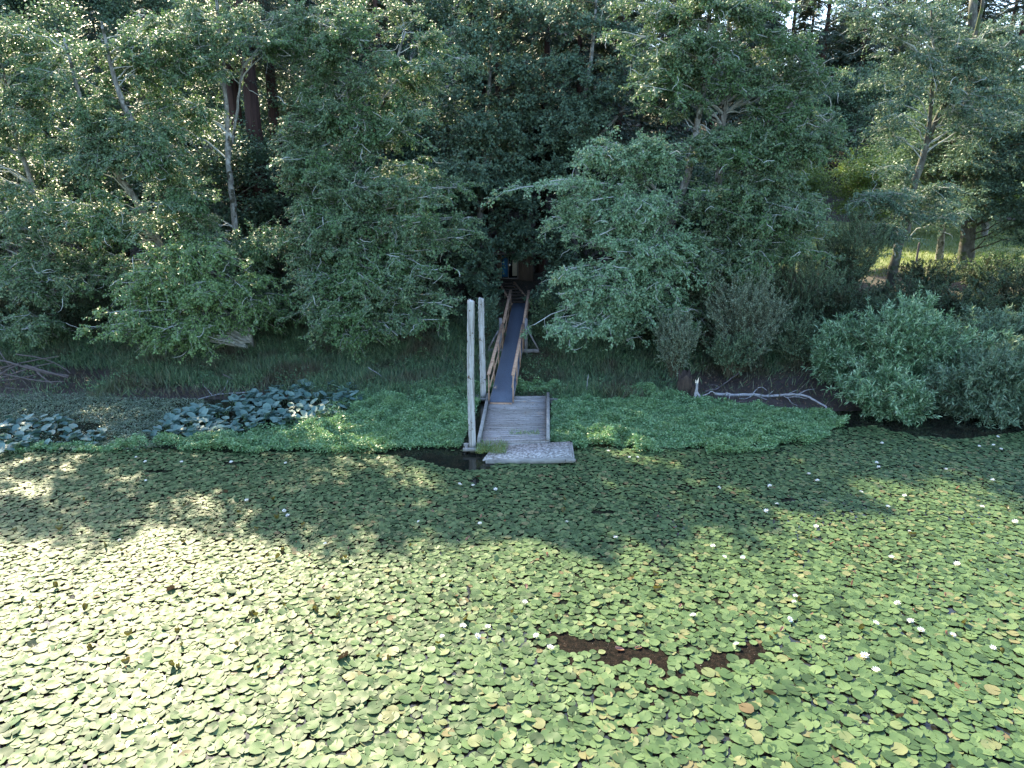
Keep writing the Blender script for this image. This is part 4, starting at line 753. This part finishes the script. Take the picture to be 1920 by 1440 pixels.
for x, y in ((29, 86), (34, 90), (39, 88), (44, 92), (49, 89), (54, 93), (60, 90), (66, 94)):
    bgtree(x, y, 0, rng.uniform(1.0, 1.3), 'dark broadleaf tree at the foot of the slope beyond the clearing', 'broadleaf trees beyond the clearing')
for x, y, k, s in ((30, 52, 2, 1), (37, 48, 2, 1), (33, 40, 0, 1)):
    bgtree(x, y, k, s, 'shadowed broadleaf tree at the right edge of the photo', 'trees at the right edge')

# ------------------------------------------------------------------ shrubs
def bush(name, label, px, py, D, rx, ry, leafm, n=140, per=60, leaf=(.07, .03), stem=None, group=None, cat='shrub', upright=.6, base_py=None, rDf=.8, shoot=.5):
    c = P(px, py, D); sc_ = depth(D, c[2]) / FPX; RX, RZ = rx * sc_, ry * sc_; RY = RX * rDf; zb = float(ground_h(c[0], D)); zb = min(zb, c[2] - RZ * .7); base = np.array([c[0], D, zb])
    u = nrm(rng.normal(size=(n, 3)) * [1, 1, 1] + [0, -.15, .25]); u *= (.55 + .45 * rng.random((n, 1)) ** .5); sd0 = rng.integers(50); u *= (.5 + 1.0 * vnoise(np.arctan2(u[:, 0], -u[:, 1]) * 1.3, u[:, 2] * 1.6, .8, sd0))[:, None]; T = c + u * [RX, RY, RZ]; T += (rng.random((n, 3)) - .5) * .35 * RX * .5; T[:, 2] = np.maximum(T[:, 2], max(zb, 0) + .08)
    B0 = base + rng.normal(size=(n, 3)) * [.12 * RX, .12 * RX, 0]; K = 7; s = np.linspace(0, 1, K)[None, :, None]; mid = (B0 + T) / 2 + np.array([0, 0, .25]) * np.linalg.norm(T - B0, axis=1)[:, None]
    cur = (1 - s) ** 2 * B0[:, None] + 2 * s * (1 - s) * mid[:, None] + s ** 2 * T[:, None]; root = thing(name, base, label, cat, group)
    mbs = MB(); mbs.tubes(cur, np.linspace(.02, .006, K)[None].repeat(n, 0), 4)
    # shoots from the outer part of each stem
    ns = 9; t_ = rng.uniform(.3, 1, (n, ns)); fi = t_ * (K - 1); i0 = np.minimum(fi.astype(int), K - 2); f2 = (fi - i0)[..., None]; ar = np.arange(n)[:, None]; p0 = cur[ar, i0] * (1 - f2) + cur[ar, i0 + 1] * f2
    out = nrm(p0 - (c - [0, 0, RZ * .4])); d = nrm(out * .6 + rng.normal(size=p0.shape) * .45 + np.array([0, 0, 1]) * upright); sl = shoot * rng.uniform(.5, 1.2, (n, ns, 1)); p2 = p0 + d * sl; p1 = (p0 + p2) / 2 + rng.normal(size=p0.shape) * .02
    sh = np.stack([p0, p1, p2], 2).reshape(-1, 3, 3); mbs.tubes(sh, np.array([[.006, .005, .002]]).repeat(len(sh), 0), 3); kid(mbs, 'stems', stem or M['twig_dark'], root)
    m_ = max(4, per // 2); t4 = rng.random((len(sh), m_, 1)); q = sh[:, None, 0] * (1 - t4) + sh[:, None, 2] * t4; sd_ = nrm(sh[:, 2] - sh[:, 0])[:, None]
    ax = nrm(sd_ * .75 + rng.normal(size=q.shape) * .65); nn = rng.normal(size=q.shape) * .5 + [0, -.3, 1]; z_ = rng.uniform(.7, 1.25, len(sh) * m_)
    mb = MB(); mb.leaves(q.reshape(-1, 3), ax.reshape(-1, 3), nn.reshape(-1, 3), leaf[0] * z_, leaf[1] * z_, .12); kid(mb, 'foliage', leafm, root); return root
WL = dict(leaf=(.2, .042), shoot=.65, upright=.5, per=50)
bush('willow_shrub', 'bright green willow with slender leaves overhanging the water on the right', 1700, 660, 29, 118, 92, M['willow'], 300, **WL)
bush('willow_shrub', 'low willow branches dipping into the dark water at the right bank', 1665, 745, 27.2, 85, 38, M['willow'], 130, **WL)
bush('willow_shrub', 'grey green willow at the right edge reaching down to the lily pads', 1860, 730, 27.2, 105, 70, M['willow_grey'], 280, **WL)
bush('willow_shrub', 'dusty grey willow behind the bright one near the right edge', 1870, 640, 30, 80, 45, M['willow_grey'], 150, **WL)
bush('willow_shrub', 'small willow left of the bright one above the muddy bank', 1585, 670, 30.2, 55, 55, M['willow'], 130, **WL)
bush('willow_shrub', 'willow just beyond the right edge of the photo', 2020, 720, 27.5, 90, 80, M['willow_grey'], 150, **WL)
GB = dict(leaf=(.075, .032), shoot=.5, upright=.9, per=60)
bush('evergreen_shrub', 'tall grey green shrub with pale upright shoots right of the alders', 1400, 590, 32.2, 78, 76, M['greypale'], 190, **GB)
bush('evergreen_shrub', 'low grey green shrub under the alder above the bank', 1268, 632, 31.4, 46, 38, M['greypale'], 80, **GB)
bush('evergreen_shrub', 'grey green shrub sagging over the muddy bank above the log', 1375, 655, 31.4, 50, 24, M['greybush'], 60, **GB)
bush('evergreen_shrub', 'broad dull green shrub behind the tallest grey one', 1500, 540, 35, 95, 80, M['greybush'], 180, **GB)
bush('evergreen_shrub', 'dull green shrub hanging beneath the upper right alder', 1600, 455, 37.5, 60, 55, M['greybush'], 110, **GB)
bush('evergreen_shrub', 'upright shrub between the pale alder and the dense one', 1330, 500, 34.5, 55, 60, M['greybush'], 100, **GB)
bush('evergreen_shrub', 'small grey green shrub left of the small willow', 1500, 635, 32, 50, 38, M['greybush'], 80, **GB)
DB = dict(leaf=(.085, .06), shoot=.4, upright=.3, per=40)
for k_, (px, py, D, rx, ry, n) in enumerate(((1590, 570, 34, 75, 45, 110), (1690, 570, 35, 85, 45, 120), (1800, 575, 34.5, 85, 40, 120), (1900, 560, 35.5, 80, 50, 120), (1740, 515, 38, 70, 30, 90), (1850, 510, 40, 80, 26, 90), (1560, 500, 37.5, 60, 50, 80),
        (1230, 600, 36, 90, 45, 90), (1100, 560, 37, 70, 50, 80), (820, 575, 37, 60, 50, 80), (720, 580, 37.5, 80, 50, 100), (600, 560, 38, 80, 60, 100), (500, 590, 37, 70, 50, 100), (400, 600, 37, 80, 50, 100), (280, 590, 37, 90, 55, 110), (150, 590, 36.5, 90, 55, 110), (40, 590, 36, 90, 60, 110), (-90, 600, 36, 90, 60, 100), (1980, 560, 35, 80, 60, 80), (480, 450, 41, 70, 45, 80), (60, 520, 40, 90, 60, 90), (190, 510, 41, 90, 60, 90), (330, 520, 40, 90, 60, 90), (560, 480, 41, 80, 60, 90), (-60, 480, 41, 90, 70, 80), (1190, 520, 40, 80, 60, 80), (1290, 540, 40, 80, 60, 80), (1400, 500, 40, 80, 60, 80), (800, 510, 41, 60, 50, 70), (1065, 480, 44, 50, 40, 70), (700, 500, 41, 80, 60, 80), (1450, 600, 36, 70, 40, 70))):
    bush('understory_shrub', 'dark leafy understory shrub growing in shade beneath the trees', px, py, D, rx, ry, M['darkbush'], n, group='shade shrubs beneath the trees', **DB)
bush('understory_shrub', 'dark leafy shrub crowding the left side of the gangway', 912, 600, 35, 30, 45, M['maple'], 70, **DB)
bush('understory_shrub', 'leafy shrub crowding the right side of the upper gangway', 1022, 590, 36, 22, 36, M['alder'], 50, **DB)
bush('understory_shrub', 'sunlit bramble thicket at the edge of the clearing', 1870, 505, 44, 70, 26, M['alder_fresh'], 120, **DB)
bush('understory_shrub', 'small sunlit shrub at the gangway top', 1035, 548, 40.5, 18, 14, M['sunny'], 26, **DB)

# ------------------------------------------------------------------ driftwood, snags, small things
def rest(px, py, D):
    for d_ in np.arange(18, D, .05):
        p = P(px, py, d_)
        if p[2] < max(float(ground_h(p[0], p[1])), .05) + .05: return p
    return P(px, py, D)
def limbs(name, label, cat, mat_, lines, group=None, base=None, part='branch'):
    b0 = P(*lines[0][0][0]) if base is None else base; b0 = np.array([b0[0], b0[1], max(float(ground_h(b0[0], b0[1])), 0)]); root = thing(name, b0, label, cat, group)
    for pts, r0, r1 in lines:
        w_ = np.array([rest(*q_) for q_ in pts]); k_ = depth(np.mean([q_[2] for q_ in pts])) / FPX; mb = MB(); limb(mb, w_, r0 * k_ * .85, r1 * k_ * .85, 7, 5, .025); kid(mb, part, mat_, root, True)
    return root
sg = limbs('broken_snag', 'pale forked root snag standing upright at the herb edge', 'driftwood', M['drift'], [
    ([(1304, 742, 28.6), (1306, 730, 28.6), (1307, 717, 28.6)], 3.4, 2.6), ([(1306, 738, 28.6), (1300, 756, 28.3), (1291, 770, 28.0)], 2.2, 1.0),
    ([(1307, 736, 28.6), (1316, 750, 28.4), (1321, 762, 28.1), (1334, 777, 27.6)], 3.0, 1.2), ([(1320, 760, 28.1), (1318, 772, 27.9)], 1.4, .8)])
mb = MB(); limb(mb, [P(1307, 718, 28.6), P(1309, 713, 28.6), P(1310, 708, 28.6)], .05, .008, 6, 4); limb(mb, [P(1305, 718, 28.62), P(1305, 714, 28.62), P(1304, 712, 28.62)], .035, .008, 6, 3); kid(mb, 'splintered_top', M['fresh_break'], sg)
limbs('fallen_log', 'long grey dead limb lying along the muddy bank', 'driftwood', M['drift'], [
    ([(1340, 739, 29.6), (1375, 741, 29.5), (1410, 740, 29.4), (1440, 743, 29.2), (1480, 740, 28.8), (1510, 742, 28.4), (1530, 752, 27.9), (1549, 763, 27.4)], 4.0, 1.8), ([(1549, 762, 27.4), (1550, 778, 27.1)], 2.0, 1.6),
    ([(1410, 741, 29.4), (1418, 730, 29.5), (1428, 726, 29.6), (1438, 732, 29.4)], 1.1, .5), ([(1436, 743, 29.2), (1446, 736, 29.3), (1450, 732, 29.3)], 1.1, .5), ([(1499, 738, 28.6), (1512, 732, 28.8), (1528, 729, 29)], 1.3, .6), ([(1475, 740, 28.8), (1490, 733, 29), (1497, 733, 29)], .9, .4),
    ([(1470, 743, 28.8), (1478, 748, 28.5), (1485, 756, 28.2), (1495, 760, 28)], 1.2, .4), ([(1474, 745, 28.7), (1495, 744, 28.4), (1512, 748, 28.2)], 1.0, .5), ([(1410, 742, 29.4), (1398, 748, 29.1), (1384, 747, 29)], 1.3, .5), ([(1420, 743, 29.3), (1434, 748, 29.1), (1438, 750, 29)], 1.1, .5)])
limbs('fallen_branch', 'thin crooked bleached branch reaching from the snag to the log', 'driftwood', M['drift'], [
    ([(1318, 741, 28.5), (1328, 738, 28.6), (1334, 734, 28.7), (1346, 740, 28.7), (1362, 737, 28.8), (1369, 738, 28.7)], 1.1, .9), ([(1369, 738, 28.7), (1366, 750, 28.4), (1355, 762, 28.1)], .9, .5)])
limbs('fallen_branch', 'short white forked twig lying on the herbs below the log', 'driftwood', M['drift'], [([(1347, 778, 27.6), (1358, 770, 27.8), (1372, 766, 27.9), (1377, 760, 28)], 1.0, .7), ([(1377, 763, 28), (1376, 757, 28.1)], .8, .4), ([(1369, 768, 27.9), (1381, 765, 27.9)], .8, .5)])
limbs('fallen_branch', 'dark weathered branch leaning behind the grey log', 'driftwood', M['drift_dark'], [([(1322, 734, 30.2), (1345, 728, 30.4), (1368, 712, 30.8), (1386, 699, 31.2)], 2.2, .9), ([(1350, 727, 30.4), (1340, 722, 30.6), (1325, 722, 30.6)], 1.4, .6)])
limbs('fallen_branch', 'low dark branch lying beneath the grey log', 'driftwood', M['drift_dark'], [([(1365, 757, 28.6), (1390, 753, 28.7), (1420, 751, 28.8)], 1.3, .6)])
# rotten stump
b_ = P(1282, 748, 29.6); root = thing('rotten_stump', (b_[0], b_[1], 0), 'crumbling brown tree stump behind the white snag', 'stump'); mb = MB(); S = 18; a = np.arange(S) / S * 6.283
hs_ = np.array([0, .25, .5, .75, .95]); rj = 1 + .3 * rng.random(S); v = []
for k_, h_ in enumerate(hs_): v.append(np.stack([b_[0] + (.34 - .1 * h_) * rj * np.cos(a), b_[1] + (.34 - .1 * h_) * rj * np.sin(a), h_ * (1 + (.6 * (rng.random(S) - .5) if k_ > 2 else 0)) + 0 * a], -1))
v.append(np.stack([b_[0] + .1 * np.cos(a), b_[1] + .1 * np.sin(a), .5 + 0 * a], -1)); v = np.concatenate(v); f = [[k_ * S + j, k_ * S + (j + 1) % S, (k_ + 1) * S + (j + 1) % S, (k_ + 1) * S + j] for k_ in range(5) for j in range(S)]; f.append([5 * S + j for j in range(S)][:4]); mb.add(v, f); kid(mb, 'trunk', M['rotten'], root)
mb = MB(); limb(mb, [P(1304, 728, 29.2), P(1297, 740, 29.2), P(1292, 752, 29)], .13, .07, 7, 4); kid(mb, 'root', M['rotten'], root)
# left side debris
limbs('branch_pile', 'tangle of dark fallen branches at the left edge of the bank', 'driftwood', M['drift_mid'], [
    ([(-60, 670, 31), (0, 676, 31), (40, 686, 30.8), (80, 698, 30.6), (130, 705, 30.5)], 2.2, 2.4), ([(48, 686, 30.8), (90, 698, 30.5), (128, 708, 30.4)], 3, 2), ([(0, 702, 30.4), (20, 690, 30.6), (36, 684, 30.8)], 2, 1), ([(70, 698, 30.5), (84, 710, 30.3), (100, 720, 30)], 2, 1.2),
    ([(10, 727, 30), (40, 730, 29.9), (70, 728, 29.9)], 1.5, 1), ([(-40, 715, 30.3), (20, 712, 30.4), (70, 702, 30.5)], 1.8, 1), ([(30, 664, 31.6), (80, 672, 31.4), (120, 690, 31), (132, 700, 30.8)], 1.5, .9), ([(-60, 705, 30.8), (0, 690, 31), (60, 676, 31.2), (110, 668, 31.4)], 2.2, 1), ([(-30, 690, 30.6), (30, 706, 30.4), (90, 716, 30.1), (120, 715, 30)], 2.0, 1.1), ([(0, 660, 31.6), (20, 690, 31), (50, 720, 30.2)], 1.6, 1), ([(-80, 730, 30), (-20, 716, 30.2), (50, 692, 30.8), (100, 680, 31)], 2.6, 1.2), ([(92, 728, 29.8), (104, 726, 29.9), (108, 722, 30)], 1.3, .8)])
limbs('fallen_branch', 'dark forked branch lying at the mud edge behind the big leaves', 'driftwood', M['drift'], [([(372, 748, 29.4), (400, 741, 29.5), (430, 738, 29.6), (461, 736, 29.6)], 1.0, 1.6), ([(405, 741, 29.5), (420, 730, 29.9), (428, 712, 30.3)], .8, .4), ([(398, 741, 29.5), (386, 728, 29.8), (380, 720, 30)], .7, .3)])
limbs('fallen_branch', 'bare stick on the bank above the big leaves', 'driftwood', M['drift_dark'], [([(418, 702, 31), (440, 712, 30.8), (466, 717, 30.6)], 1.1, .9)])
limbs('fallen_branch', 'pale thin stick lying on the grassy bank left of the piles', 'driftwood', M['drift'], [([(690, 689, 31.5), (705, 698, 31.2), (722, 709, 30.9), (744, 717, 30.6)], .9, 1.1)])
limbs('stake', 'thin pale stake standing at the grass edge right of the dock', 'stake', M['drift'], [([(1100, 739, 29.6), (1101, 720, 29.6), (1103, 702, 29.6)], 1.2, .9)], part='post')
limbs('fence_post', 'short grey post standing in brambles near the right edge', 'post', M['drift'], [([(1878, 548, 41), (1879, 525, 41), (1880, 505, 41)], 4.0, 4.0)], part='post')
limbs('stake', 'thin dark stake at the edge of the sunny clearing', 'stake', M['drift_dark'], [([(1718, 492, 46), (1721, 472, 46), (1724, 455, 46)], 2.2, 2.0)], part='post')
